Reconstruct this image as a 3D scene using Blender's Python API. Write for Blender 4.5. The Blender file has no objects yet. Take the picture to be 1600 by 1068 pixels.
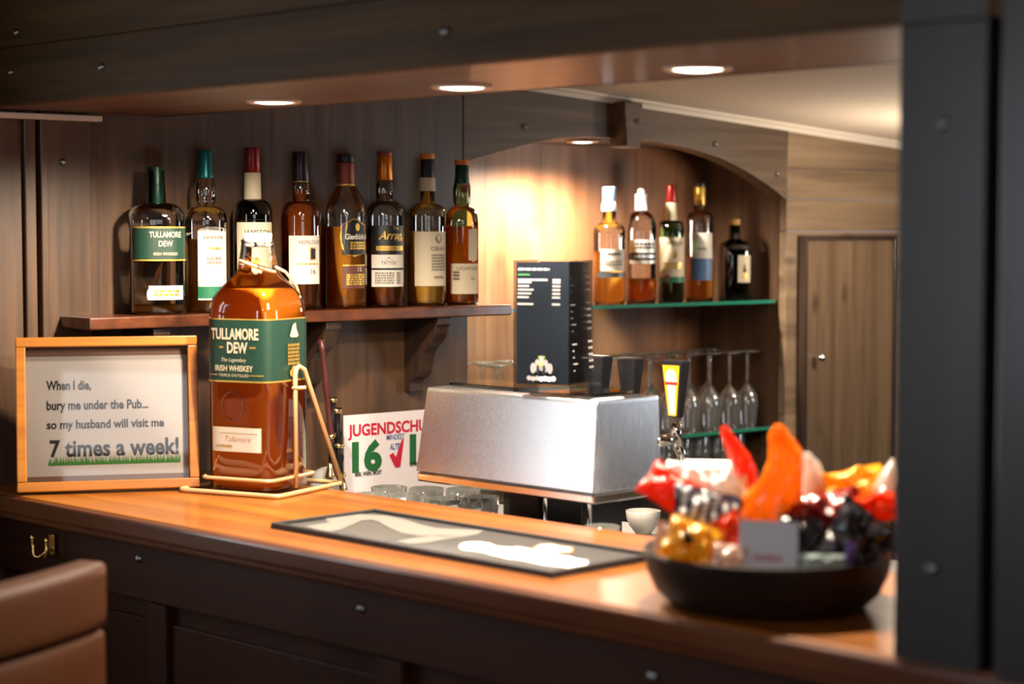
import bpy, bmesh, math, random
from mathutils import Vector, Matrix, Euler
random.seed(7)
SC = bpy.context.scene
COL = SC.collection
PI = math.pi

# ------------------------------------------------------------------ camera, world, exposure
EYE = Vector((0, 0, 1.545)); FPX = 3000.0; PITCH = math.atan((534 - 362) / FPX)
cam = bpy.data.cameras.new('camera'); cam.sensor_width = 36; cam.lens = FPX * 36 / 1600
cam.clip_start = .05; cam.clip_end = 50
cam.dof.use_dof = True; cam.dof.focus_distance = 3.55; cam.dof.aperture_fstop = 2.8
camo = bpy.data.objects.new('camera', cam); COL.objects.link(camo)
camo.location = EYE; camo.rotation_euler = (PI / 2 - PITCH, 0, 0)
SC.camera = camo
W = bpy.data.worlds.new('world'); SC.world = W; W.use_nodes = True
W.node_tree.nodes['Background'].inputs[0].default_value = (.75, .85, 1, 1)
W.node_tree.nodes['Background'].inputs[1].default_value = .6
vs = SC.view_settings; vs.view_transform = 'Standard'; vs.look = 'None'; vs.exposure = 0; vs.gamma = 1; vs.use_curve_mapping = False
SC.cycles.transparent_max_bounces = 24
SC.cycles.max_bounces = 14; SC.cycles.transmission_bounces = 12; SC.cycles.glossy_bounces = 6
SC.cycles.caustics_reflective = False; SC.cycles.caustics_refractive = False
SC.cycles.sample_clamp_indirect = 4
SPOT_W = 40.0; ALCOVE_W = 62.0; WORK_W = 10.0; ROOM_W = 16.0
WIN1 = 5.0; WIN2 = 3.0; WIN3 = 10.0; WIN4 = 9.0

def srgb(h):
    h = h.lstrip('#'); o = []
    for i in (0, 2, 4):
        c = int(h[i:i + 2], 16) / 255
        o.append(c / 12.92 if c <= .04045 else ((c + .055) / 1.055) ** 2.4)
    return (*o, 1)

# ------------------------------------------------------------------ places: a pixel's line of sight met with a plane of the room
def ray(px, py):
    cx = (px - 800) / FPX; cy = -(py - 534) / FPX
    F = Vector((0, math.cos(PITCH), -math.sin(PITCH))); U = Vector((0, math.sin(PITCH), math.cos(PITCH)))
    return F + U * cy + Vector((cx, 0, 0))
def at_z(px, py, z):
    d = ray(px, py); return EYE + d * ((z - EYE.z) / d.z)
def at_y(px, py, Y):
    d = ray(px, py); return EYE + d * (Y / d.y)
def at_plane(px, py, P, n):
    d = ray(px, py); return EYE + d * ((P - EYE).dot(n) / d.dot(n))
BAR_Z = 1.10
UB = Vector((math.sqrt(.5), -math.sqrt(.5), 0)); VB = Vector((math.sqrt(.5), math.sqrt(.5), 0)); ZV = Vector((0, 0, 1))
F0 = at_z(400, 843, BAR_Z); F0.z = 0
def B(u, v, z=0): return F0 + UB * u + VB * v + ZV * z
def uv(P): d = P - F0; return d.dot(UB), d.dot(VB)
_a = math.radians(40)
WD = Vector((math.cos(_a), math.sin(_a), 0)); WN = Vector((math.sin(_a), -math.cos(_a), 0))
W0 = Vector((-.3208, 3.85, 0))
def Wp(t, off=0, z=0): return W0 + WD * t + WN * off + ZV * z
def pw(px, py, off=0): return at_plane(px, py, W0 + WN * off, WN)
def wt(P): return (P - W0).dot(WD)
def pbar(px, py, v=0): return at_plane(px, py, F0 + VB * v, VB)
ANG_U = math.atan2(UB.y, UB.x); ANG_W = math.atan2(WD.y, WD.x)

# ------------------------------------------------------------------ materials
def newmat(name):
    m = bpy.data.materials.new(name); m.use_nodes = True
    return m, m.node_tree.nodes, m.node_tree.links, m.node_tree.nodes['Principled BSDF']
_mc = {}
def mat(name, color, rough=.5, metal=0, coat=0, trans=0, ior=1.45, noise=.0, nscale=60, bump=0, sheen=0):
    if name in _mc: return _mc[name]
    m, N, L, b = newmat(name)
    if isinstance(color, str): color = srgb(color)
    b.inputs['Base Color'].default_value = color; b.inputs['Roughness'].default_value = rough
    b.inputs['Metallic'].default_value = metal; b.inputs['Coat Weight'].default_value = coat
    b.inputs['Coat Roughness'].default_value = .08
    b.inputs['Transmission Weight'].default_value = trans; b.inputs['IOR'].default_value = ior
    if noise or bump:
        tc = N.new('ShaderNodeTexCoord'); nz = N.new('ShaderNodeTexNoise'); nz.inputs['Scale'].default_value = nscale; nz.inputs['Detail'].default_value = 4
        L.new(tc.outputs['Object'], nz.inputs['Vector'])
        if noise:
            mx = N.new('ShaderNodeMix'); mx.data_type = 'RGBA'
            mx.inputs[6].default_value = (*[c * (1 - noise) for c in color[:3]], 1); mx.inputs[7].default_value = (*[min(1, c * (1 + noise)) for c in color[:3]], 1)
            L.new(nz.outputs['Fac'], mx.inputs[0]); L.new(mx.outputs[2], b.inputs['Base Color'])
        if bump:
            bp = N.new('ShaderNodeBump'); bp.inputs['Strength'].default_value = bump; bp.inputs['Distance'].default_value = .002
            L.new(nz.outputs['Fac'], bp.inputs['Height']); L.new(bp.outputs['Normal'], b.inputs['Normal'])
    _mc[name] = m; return m

def wood(name, dark, light, ang=0, grain='x', rough=.4, coat=0, fine=1.0, var=.25, knots=0, bump=.15, spec=.5):
    m, N, L, b = newmat(name)
    dark = srgb(dark) if isinstance(dark, str) else dark; light = srgb(light) if isinstance(light, str) else light
    tc = N.new('ShaderNodeTexCoord')
    r = N.new('ShaderNodeMapping'); r.inputs['Rotation'].default_value = (0, 0, -ang); L.new(tc.outputs['Object'], r.inputs[0])
    s = N.new('ShaderNodeMapping'); sc = {'x': (2.2, 34, 34), 'z': (34, 34, 2.2), 'y': (34, 2.2, 34)}[grain]
    s.inputs['Scale'].default_value = tuple(c * fine for c in sc); L.new(r.outputs[0], s.inputs[0])
    geo = N.new('ShaderNodeNewGeometry')
    off = N.new('ShaderNodeVectorMath'); off.operation = 'ADD'
    mu = N.new('ShaderNodeMath'); mu.operation = 'MULTIPLY'; mu.inputs[1].default_value = 37; L.new(geo.outputs['Random Per Island'], mu.inputs[0])
    L.new(s.outputs[0], off.inputs[0]); L.new(mu.outputs[0], off.inputs[1])
    nz = N.new('ShaderNodeTexNoise'); nz.inputs['Scale'].default_value = 1; nz.inputs['Detail'].default_value = 7; nz.inputs['Roughness'].default_value = .62; nz.inputs['Distortion'].default_value = .35
    L.new(off.outputs[0], nz.inputs['Vector'])
    cr = N.new('ShaderNodeValToRGB'); cr.color_ramp.elements[0].position = .32; cr.color_ramp.elements[1].position = .70
    cr.color_ramp.elements[0].color = dark; cr.color_ramp.elements[1].color = light; L.new(nz.outputs['Fac'], cr.inputs[0])
    out = cr.outputs[0]
    if var:
        mr = N.new('ShaderNodeMapRange'); mr.inputs[3].default_value = 1 - var; mr.inputs[4].default_value = 1 + var
        L.new(geo.outputs['Random Per Island'], mr.inputs[0])
        vm = N.new('ShaderNodeVectorMath'); vm.operation = 'SCALE'; L.new(out, vm.inputs[0]); L.new(mr.outputs[0], vm.inputs['Scale']); out = vm.outputs[0]
    if knots:
        k = N.new('ShaderNodeMapping'); k.inputs['Scale'].default_value = {'x': (5, 11, 11), 'z': (11, 11, 5)}[grain]; L.new(r.outputs[0], k.inputs[0])
        vo = N.new('ShaderNodeTexVoronoi'); vo.inputs['Scale'].default_value = 1; L.new(k.outputs[0], vo.inputs['Vector'])
        kr = N.new('ShaderNodeValToRGB'); kr.color_ramp.elements[0].position = .06; kr.color_ramp.elements[1].position = .17
        kr.color_ramp.elements[0].color = (.25, .25, .25, 1); L.new(vo.outputs['Distance'], kr.inputs[0])
        mm = N.new('ShaderNodeMix'); mm.data_type = 'RGBA'; mm.blend_type = 'MULTIPLY'; mm.inputs[0].default_value = knots
        L.new(out, mm.inputs[6]); L.new(kr.outputs[0], mm.inputs[7]); out = mm.outputs[2]
    L.new(out, b.inputs['Base Color'])
    b.inputs['Roughness'].default_value = rough; b.inputs['Coat Weight'].default_value = coat; b.inputs['Coat Roughness'].default_value = .12; b.inputs['Specular IOR Level'].default_value = spec
    bp = N.new('ShaderNodeBump'); bp.inputs['Strength'].default_value = bump; bp.inputs['Distance'].default_value = .001
    L.new(nz.outputs['Fac'], bp.inputs['Height']); L.new(bp.outputs['Normal'], b.inputs['Normal'])
    return m

def clear_glass(name, tint=(.96, .98, .97), edge=(.55, .6, .58), rough=.015, strength=1.0, caustic_mix=0):
    """thin clear glass: see-through body with Fresnel reflection, denser where one looks along the wall"""
    m, N, L, b = newmat(name); N.remove(b)
    out = N['Material Output']
    lw = N.new('ShaderNodeLayerWeight'); lw.inputs[0].default_value = .35
    cr = N.new('ShaderNodeMix'); cr.data_type = 'RGBA'; cr.inputs[6].default_value = (*tint, 1); cr.inputs[7].default_value = (*edge, 1)
    pw_ = N.new('ShaderNodeMath'); pw_.operation = 'POWER'; pw_.inputs[1].default_value = 2.2; L.new(lw.outputs['Facing'], pw_.inputs[0]); L.new(pw_.outputs[0], cr.inputs[0])
    t = N.new('ShaderNodeBsdfTransparent'); L.new(cr.outputs[2], t.inputs[0])
    g = N.new('ShaderNodeBsdfGlossy'); g.inputs['Roughness'].default_value = rough
    fr = N.new('ShaderNodeFresnel'); fr.inputs[0].default_value = 1.5
    mu = N.new('ShaderNodeMath'); mu.operation = 'MULTIPLY'; mu.inputs[1].default_value = 2.0 * strength; mu.use_clamp = True; L.new(fr.outputs[0], mu.inputs[0])
    mx = N.new('ShaderNodeMixShader'); L.new(mu.outputs[0], mx.inputs[0]); L.new(t.outputs[0], mx.inputs[1]); L.new(g.outputs[0], mx.inputs[2])
    res = mx
    if caustic_mix:   # white diffuse share stands in for caustic brightness in the glass
        df = N.new('ShaderNodeBsdfDiffuse'); df.inputs[0].default_value = (.9, .92, .88, 1)
        tl = N.new('ShaderNodeBsdfTranslucent'); tl.inputs[0].default_value = (.9, .92, .88, 1)
        m0 = N.new('ShaderNodeMixShader'); L.new(df.outputs[0], m0.inputs[1]); L.new(tl.outputs[0], m0.inputs[2])
        res = N.new('ShaderNodeMixShader'); res.inputs[0].default_value = caustic_mix; L.new(mx.outputs[0], res.inputs[1]); L.new(m0.outputs[0], res.inputs[2])
    L.new(res.outputs[0], out.inputs[0]); return m

def liquid(name, color, glow_mix=.3, clearpart=.35):
    """whisky: refracts, lets tinted light straight through, diffuse colour standing in for its backlit glow"""
    m, N, L, b = newmat(name); N.remove(b); out = N['Material Output']
    c = srgb(color) if isinstance(color, str) else color
    gl = N.new('ShaderNodeBsdfRefraction'); gl.inputs['Color'].default_value = c; gl.inputs['IOR'].default_value = 1.36; gl.inputs['Roughness'].default_value = 0
    tr = N.new('ShaderNodeBsdfTransparent'); tr.inputs[0].default_value = c
    m1 = N.new('ShaderNodeMixShader'); m1.inputs[0].default_value = clearpart; L.new(gl.outputs[0], m1.inputs[1]); L.new(tr.outputs[0], m1.inputs[2])
    t0 = N.new('ShaderNodeBsdfTranslucent'); t0.inputs[0].default_value = c
    df = N.new('ShaderNodeBsdfDiffuse'); df.inputs[0].default_value = (c[0] * .95, c[1] * .8, c[2] * .5, 1)  # puts the backlit glow into the liquid's diffuse colour
    tl = N.new('ShaderNodeMixShader'); tl.inputs[0].default_value = .6; L.new(t0.outputs[0], tl.inputs[1]); L.new(df.outputs[0], tl.inputs[2])
    m2 = N.new('ShaderNodeMixShader'); m2.inputs[0].default_value = glow_mix; L.new(m1.outputs[0], m2.inputs[1]); L.new(tl.outputs[0], m2.inputs[2])
    L.new(m2.outputs[0], out.inputs[0]); return m

def film(name, color, rough=.25, trans=.45, spec=.5):
    """coloured cellophane"""
    if name in _mc: return _mc[name]
    m, N, L, b = newmat(name); out = N['Material Output']; c = srgb(color)
    b.inputs['Base Color'].default_value = c; b.inputs['Roughness'].default_value = rough; b.inputs['Coat Weight'].default_value = spec; b.inputs['Coat Roughness'].default_value = .1
    tl = N.new('ShaderNodeBsdfTranslucent'); tl.inputs[0].default_value = c
    mx = N.new('ShaderNodeMixShader'); mx.inputs[0].default_value = trans; L.new(b.outputs[0], mx.inputs[1]); L.new(tl.outputs[0], mx.inputs[2])
    L.new(mx.outputs[0], out.inputs[0]); _mc[name] = m; return m

def emit(name, color, s):
    m, N, L, b = newmat(name); b.inputs['Base Color'].default_value = (*color, 1)
    b.inputs['Emission Color'].default_value = (*color, 1); b.inputs['Emission Strength'].default_value = s; return m

def brushed(name, color, rough, ang):
    m, N, L, b = newmat(name)
    tc = N.new('ShaderNodeTexCoord'); s = N.new('ShaderNodeMapping'); s.inputs['Scale'].default_value = (1400, 1400, 14)
    nz = N.new('ShaderNodeTexNoise'); nz.inputs['Scale'].default_value = 1; nz.inputs['Detail'].default_value = 3
    L.new(tc.outputs['Object'], s.inputs[0]); L.new(s.outputs[0], nz.inputs['Vector'])
    mr = N.new('ShaderNodeMapRange'); mr.inputs[3].default_value = rough - .02; mr.inputs[4].default_value = rough + .02
    L.new(nz.outputs['Fac'], mr.inputs[0]); L.new(mr.outputs[0], b.inputs['Roughness'])
    b.inputs['Base Color'].default_value = color; b.inputs['Metallic'].default_value = 1
    return m

M = {}
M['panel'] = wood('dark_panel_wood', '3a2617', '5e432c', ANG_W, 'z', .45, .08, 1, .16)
M['beam'] = wood('beam_wood', '4a3928', '705a43', ANG_W, 'x', .5, .05, 1.1, .12)
M['bulk'] = wood('bulkhead_wood', '30210f', '523b20', ANG_U, 'x', .6, 0, 1, .12, spec=.25)
M['soffit'] = wood('soffit_wood', '4a2c1a', '6d4428', ANG_U, 'x', .5, .1, .6, .1)
M['post'] = wood('post_wood_sheen', '1b1a1d', '2b292d', ANG_U, 'z', .38, .35, .8, .2)  # bluish window reflection is put into the wood colour
M['barfront'] = wood('bar_front_wood', '260f06', '41200d', ANG_U, 'x', .55, .0, 1, .2, spec=.25)
M['barpanel'] = wood('bar_panel_wood', '240f07', '3c1d0d', ANG_U, 'z', .55, .0, 1, .25, spec=.25)
M['counter'] = wood('counter_wood', '743e0f', 'a8651f', ANG_U, 'x', .34, .2, .7, .04, 0, .05)
M['edge'] = wood('counter_edge_wood', '4a2411', '6d3a1a', ANG_U, 'x', .3, .6, .9, 0)
M['door'] = wood('door_wood', '4a3a2c', '7b644d', ANG_W, 'z', .36, .25, .6, .06, .7)
M['doorwall'] = wood('door_wall_wood', '5f4c39', '927a5f', ANG_W, 'x', .5, .05, .7, .1, .7)
M['alcove'] = wood('alcove_wood', '6e4830', '946647', ANG_W, 'z', .4, .2, .7, .18, .3)
M['shelf'] = wood('shelf_wood', '3d2012', '6b3a1e', ANG_W, 'x', .32, .5, 1, .05)
M['bracket'] = wood('bracket_wood', '241710', '3c291c', ANG_W, 'z', .45, .1, 1, .1)
M['frame'] = wood('frame_wood', '8c5015', 'b4741f', 0, 'x', .4, .3, 1.2, .08)
M['plaster'] = mat('plaster', 'cfc0ae', .85, noise=.05, nscale=40, bump=.15)
M['cornice'] = mat('cornice_paint', 'e6d9c8', .6)
M['lightwall'] = mat('room_plaster', '6b5a4a', .9, noise=.06, nscale=12)
M['floor'] = wood('floor_boards', '2a1a10', '4a2f1d', 0, 'x', .45, .2, 1, .2)
M['steel'] = brushed('brushed_steel', (.72, .72, .74, 1), .27, 0)
M['polished'] = mat('polished_steel', (.75, .74, .73, 1), .13, 1)
M['steeldark'] = mat('dark_steel', (.12, .10, .09, 1), .3, .9)
M['chrome'] = mat('chrome', (.8, .8, .82, 1), .08, 1)
M['bolt'] = mat('bolt_metal', (.30, .34, .38, 1), .28, 1)
M['brass'] = mat('brass', (.85, .6, .25, 1), .2, 1)
M['black'] = mat('black_plastic', (.012, .012, .014, 1), .25, 0, .3)
M['glass'] = clear_glass('clear_glass', (.985, .99, .985), (.86, .88, .85))
M['stem'] = clear_glass('stemware_glass', (.99, .995, .99), (.93, .95, .93), .05, 2.8, .09)
M['tumbler'] = clear_glass('pressed_tumbler_glass', (.98, .99, .97), (.85, .88, .84), .05, 2.0, .16)
M['pane'] = clear_glass('flat_pane_glass', (.98, .98, .98), (.9, .9, .9), .01, .35)
M['white'] = mat('white_porcelain', 'd8d2c8', .25, 0, .3)
M['paper'] = mat('white_paper', 'dcd7d2', .8)
M['ink'] = mat('black_ink', (.012, .012, .012, 1), .7)
M['cream'] = mat('cream_label', 'c6b99e', .6)
M['creamwhite'] = mat('off_white_label', 'cbc5b8', .6)
M['dgreen'] = mat('dark_green_label', '17382a', .45)
M['gold'] = mat('gold_print', 'c9a24a', .35, .6)
M['silver'] = mat('silver_print', 'b8b8b8', .3, .6)
M['leather'] = mat('tan_leather', '47250f', .6, 0, 0, noise=.12, nscale=45, bump=.25)

M['leather'].node_tree.nodes['Principled BSDF'].inputs['Specular IOR Level'].default_value = .2
# ------------------------------------------------------------------ mesh builder
class MB:
    def __init__(self): self.v = []; self.f = []; self.m = []; self.s = []
    def add(self, vs, fs, mi=0, smooth=False):
        o = len(self.v); self.v += [tuple(p) for p in vs]
        for f in fs: self.f.append(tuple(i + o for i in f)); self.m.append(mi); self.s.append(smooth)
        return self
    def box(self, c, size, ax=None, mi=0):
        c = Vector(c); ax = ax or (Vector((1, 0, 0)), Vector((0, 1, 0)), ZV)
        h = [Vector(ax[i]) * (size[i] / 2) for i in range(3)]
        p = [c + h[0] * a + h[1] * b + h[2] * d for d in (-1, 1) for b in (-1, 1) for a in (-1, 1)]
        return self.add(p, [(0, 2, 3, 1), (4, 5, 7, 6), (0, 1, 5, 4), (2, 6, 7, 3), (0, 4, 6, 2), (1, 3, 7, 5)], mi)
    def prism(self, poly, ext, mi=0, smooth=False):
        n = len(poly); ext = Vector(ext); a = [Vector(p) for p in poly]; b = [p + ext for p in a]
        nrm = Vector((0, 0, 0))
        for i in range(n): nrm += a[i].cross(a[(i + 1) % n])
        if nrm.dot(ext) > 0: a, b = b, a
        self.add(a + b, [tuple(range(n)), tuple(range(2 * n - 1, n - 1, -1))], mi)
        o = len(self.v) - 2 * n
        for i in range(n):
            j = (i + 1) % n
            self.f.append((o + j, o + i, o + n + i, o + n + j)); self.m.append(mi); self.s.append(smooth)
        return self
    def lathe(self, prof, seg=32, sect=None, mi=0, close=False, c=(0, 0, 0), smooth=True):
        """prof: (radius, z); sect(theta) -> multiplier"""
        vs = []; fs = []; n = len(prof)
        for r, z in prof:
            for k in range(seg):
                th = 2 * PI * k / seg; q = sect(th) if sect else 1
                vs.append((c[0] + r * q * math.sin(th), c[1] - r * q * math.cos(th), c[2] + z))
        rng = n if close else n - 1
        for i in range(rng):
            for k in range(seg):
                a = i * seg + k; b2 = i * seg + (k + 1) % seg; j = (i + 1) % n
                fs.append((a, b2, j * seg + (k + 1) % seg, j * seg + k))
        self.add(vs, fs, mi, smooth)
        o = len(self.v) - len(vs)
        if not close:
            if prof[0][0] > 1e-5: self.f.append(tuple(o + k for k in range(seg - 1, -1, -1))); self.m.append(mi); self.s.append(False)
            if prof[-1][0] > 1e-5: self.f.append(tuple(o + (n - 1) * seg + k for k in range(seg))); self.m.append(mi); self.s.append(False)
        return self
    def tube(self, pts, r, seg=10, closed=False, mi=0):
        pts = [Vector(p) for p in pts]; n = len(pts); vs = []; fs = []
        rr = r if isinstance(r, (list, tuple)) else [r] * n
        ref = None
        for i, p in enumerate(pts):
            if closed: t = (pts[(i + 1) % n] - pts[i - 1])
            else: t = (pts[min(i + 1, n - 1)] - pts[max(i - 1, 0)])
            t.normalize()
            if ref is None: ref = Vector((0, 0, 1)) if abs(t.z) < .9 else Vector((1, 0, 0))
            a = (ref - t * ref.dot(t)).normalized(); ref = a; b2 = t.cross(a)
            for k in range(seg):
                th = 2 * PI * k / seg; vs.append(p + (a * math.cos(th) + b2 * math.sin(th)) * rr[i])
        for i in range(n if closed else n - 1):
            j = (i + 1) % n
            for k in range(seg): fs.append((i * seg + k, i * seg + (k + 1) % seg, j * seg + (k + 1) % seg, j * seg + k))
        if not closed: fs.append(tuple(range(seg - 1, -1, -1))); fs.append(tuple((n - 1) * seg + k for k in range(seg)))
        return self.add(vs, fs, mi, True)
    def build(self, name, mats, parent=None, loc=None, rot=None, bevel=0, bseg=2, sub=0, solid=0):
        me = bpy.data.meshes.new(name); me.from_pydata(self.v, [], self.f)
        for mm in (mats if isinstance(mats, (list, tuple)) else [mats]): me.materials.append(mm)
        me.polygons.foreach_set('material_index', self.m); me.polygons.foreach_set('use_smooth', self.s)
        me.validate(); me.update()
        o = bpy.data.objects.new(name, me); COL.objects.link(o)
        if parent: o.parent = parent
        if loc is not None: o.location = loc
        if rot is not None: o.rotation_euler = rot if isinstance(rot, (tuple, list, Euler)) else (0, 0, rot)
        if solid:
            md = o.modifiers.new('solid', 'SOLIDIFY'); md.thickness = solid; md.offset = 0
        if bevel:
            md = o.modifiers.new('bevel', 'BEVEL'); md.width = bevel; md.segments = bseg; md.limit_method = 'ANGLE'; md.angle_limit = math.radians(40)
        if sub:
            md = o.modifiers.new('sub', 'SUBSURF'); md.levels = sub; md.render_levels = sub
        return o
def tag(o, label, cat, group=None):
    o['label'] = label; o['category'] = cat
    if group: o['group'] = group
    return o
def struct(o): o['kind'] = 'structure'; return o
def thing(name, label, cat, loc=(0, 0, 0), rz=0, group=None):
    o = bpy.data.objects.new(name, None); COL.objects.link(o); o.empty_display_size = .05
    o.location = loc; o.rotation_euler = (0, 0, rz); return tag(o, label, cat, group)
def copy_tree(o, parent=None):
    c = o.copy(); COL.objects.link(c)
    if parent: c.parent = parent
    for ch in [x for x in bpy.data.objects if x.parent == o]: copy_tree(ch, c)
    return c
WAX = (WD, WN, ZV); BAX = (UB, VB, ZV)

# ------------------------------------------------------------------ printing: text and flat shapes laid on a surface
_tc = {}
def glyphs(s, bold=0.0, shear=0.0):
    key = (s, bold, shear)
    if key in _tc: return _tc[key]
    cu = bpy.data.curves.new('t', 'FONT'); cu.body = s; cu.offset = bold; cu.shear = shear; cu.resolution_u = 3; cu.align_x = 'CENTER'
    o = bpy.data.objects.new('t', cu); COL.objects.link(o)
    dg = bpy.context.evaluated_depsgraph_get(); dg.update()
    me = bpy.data.meshes.new_from_object(o.evaluated_get(dg))
    v = [(p.co.x / .729, p.co.y / .729) for p in me.vertices]; f = [tuple(p.vertices) for p in me.polygons]
    bpy.data.objects.remove(o); bpy.data.curves.remove(cu); bpy.data.meshes.remove(me)
    _tc[key] = (v, f); return _tc[key]
def lay(mb, fn, items, mats, lift=.00025):
    """fn(s, z, off) -> point. items in drawing order; mats: list the material indices refer to"""
    for li, it in enumerate(items):
        off = lift * (li + 1); k = it[0]
        if k == 'rect':
            _, s0, s1, z0, z1, mi = it; n = max(1, int(abs(s1 - s0) / .004))
            n = min(n, 40)
            vs = []
            for i in range(n + 1):
                s = s0 + (s1 - s0) * i / n; vs += [fn(s, z0, off), fn(s, z1, off)]
            mb.add(vs, [(2 * i, 2 * i + 2, 2 * i + 3, 2 * i + 1) for i in range(n)], mi, True)
        elif k == 'poly':
            _, pts, mi = it; mb.add([fn(s, z, off) for s, z in pts], [tuple(range(len(pts)))], mi)
        elif k == 'text':
            _, tx, sc, zc, h, mi = it[:6]; kw = it[6] if len(it) > 6 else {}
            v, f = glyphs(tx, kw.get('bold', 0), kw.get('shear', 0)); xs = [p[0] for p in v]
            if not v: continue
            wdt = (max(xs) - min(xs)) * h; xsc = kw.get('x', 1)
            if 'w' in kw: xsc = kw['w'] / wdt
            mid = (max(xs) + min(xs)) / 2; al = kw.get('al', 'c')
            sh = 0 if al == 'c' else (wdt * xsc / 2 if al == 'l' else -wdt * xsc / 2)
            mb.add([fn(sc + sh + (p[0] - mid) * h * xsc, zc - h / 2 + p[1] * h + kw.get('tilt', 0) * (p[0] - mid) * h * xsc, off) for p in v], f, mi)
        elif k == 'bars':   # a block of print too small to read: short rows of marks
            _, s0, s1, z0, z1, rows, mi = it; rnd = random.Random(rows * 31 + int(abs(s0) * 1e5))
            for r in range(rows):
                z = z1 - (z1 - z0) * (r + .5) / rows; hh = (z1 - z0) / rows * .36; s = s0
                while s < s1:
                    w = (s1 - s0) * rnd.uniform(.06, .2); e = min(s + w, s1)
                    mb.add([fn(s, z - hh, off), fn(e, z - hh, off), fn(e, z + hh, off), fn(s, z + hh, off)], [(0, 1, 2, 3)], mi); s = e + (s1 - s0) * .035
def ell(cx, cz, rx, rz, n=24): return [(cx + rx * math.cos(2 * PI * i / n), cz + rz * math.sin(2 * PI * i / n)) for i in range(n)]

def bolt(P, n, parent, r=.007):
    mb = MB(); mb.lathe([(r * 1.15, 0), (r * 1.15, .002), (r, .003), (r * .8, .0055), (0, .0065)], 12)
    q = Vector(n).to_track_quat('Z', 'Y'); o = mb.build('bolt', M['bolt'], parent, P, q.to_euler()); return o

# ------------------------------------------------------------------ room: floor, ceilings, walls
mb = MB(); i = 0
y = -1.2
while y < 6.6:
    mb.box((0, y + .07, -.01), (5.2, .137, .02)); y += .14
struct(mb.build('floor', M['floor']))
tL = wt(pw(730, 300)); tJ = wt(pw(1229, 300)); tEnd = 2.3; tFar = -2.3
ND = .29; NZ0, NZ1 = .97, pw(917, 221, -.12).z          # alcove depth, its bottom and its top
H_ROOM = 2.42
# left panelled wall with the bottle shelf (and the guest-room window further left)
win_t0, win_t1, win_z0, win_z1 = -1.95, -1.3, 1.0, 1.9
mb = MB()
bt = tL
k = 0
while bt > -.86:
    w = [.118, .132, .11, .126, .121][k % 5]; t0 = max(bt - w, -.86)
    mb.box(Wp((bt + t0) / 2, -.012, H_ROOM / 2), (bt - t0 - .0003, .024, H_ROOM), WAX); bt -= w; k += 1
    if bt - .02 < -.86: break
def wbox(m, t0, t1, z0, z1, o0, o1, mi=0): m.box(Wp((t0 + t1) / 2, (o0 + o1) / 2, (z0 + z1) / 2), (abs(t1 - t0), abs(o1 - o0), abs(z1 - z0)), WAX, mi)
wbox(mb, win_t1, -.86, 0, H_ROOM, -.024, 0); wbox(mb, tFar, win_t0, 0, H_ROOM, -.024, 0)
wbox(mb, win_t0, win_t1, 0, win_z0, -.024, 0); wbox(mb, win_t0, win_t1, win_z1, H_ROOM, -.024, 0)
wl = struct(mb.build('wall_left', M['panel']))
# vertical trim boards at the far left of the picture
mb = MB()
for x0, x1, o1 in ((-40, 30, .012), (31, 48, .022), (56, 67, .022), (68, 136, .014)):
    a, b2 = wt(pw(x0, 300)), wt(pw(x1, 300)); wbox(mb, a, b2, BAR_Z - .2, 1.757, .0005, o1)
t5 = struct(mb.build('trim_5', M['panel'], bevel=.0015, bseg=1))
bolt(pw(98, 253, .014), WN, t5, .006)
mb = MB(); a, b2 = wt(pw(-40, 165)), wt(pw(146, 168)); wbox(mb, a, b2, 1.742, 1.752, .015, .034)
struct(mb.build('trim_6', M['cornice'], bevel=.001, bseg=1))
# alcove: back, sides, floor and top
mb = MB(); t = tL - .02; k = 0
tR = tJ + .004
while t < tR - .02:
    w = [.16, .145, .17, .15][k % 4]; e = min(t + w, tR); wbox(mb, t, e - .001, NZ0 - .05, NZ1 + .05, -ND - .02, -ND); t = e; k += 1
wbox(mb, tL - .03, tL - .0005, NZ0 - .05, NZ1 + .05, -ND, -.026)
struct(mb.build('wall_back', M['alcove']))
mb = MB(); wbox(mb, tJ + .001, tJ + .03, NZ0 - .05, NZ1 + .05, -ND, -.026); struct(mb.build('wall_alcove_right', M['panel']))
mb = MB(); wbox(mb, tL - .03, tJ + .03, NZ1 + .0, NZ1 + .02, -ND, -.045); struct(mb.build('trim_7', M['bracket']))
mb = MB(); wbox(mb, tL, tJ, 0, NZ0, -.06, -.02); wbox(mb, tL, tJ, NZ0 - .03, NZ0, -ND, .02)
struct(mb.build('trim_8', M['bracket']))
# wall with the cupboard door, horizontal boards above
mb = MB(); z = 0; doorz = pw(1247, 373).z
for z0, z1 in ((0, .35), (.35, .75), (.75, 1.1), (1.1, doorz + .018), (doorz + .018, 1.625), (1.625, 1.70), (1.70, 1.80), (1.8, 2.1), (2.1, H_ROOM)):
    wbox(mb, tJ + .001, tEnd, z0 + .0006, z1 - .0006, -.024, 0)
wbox(mb, tL, tJ + .001, 1.95, H_ROOM, -.06, -.03)
wr = struct(mb.build('wall_right', M['doorwall'], bevel=.001, bseg=1))
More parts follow.
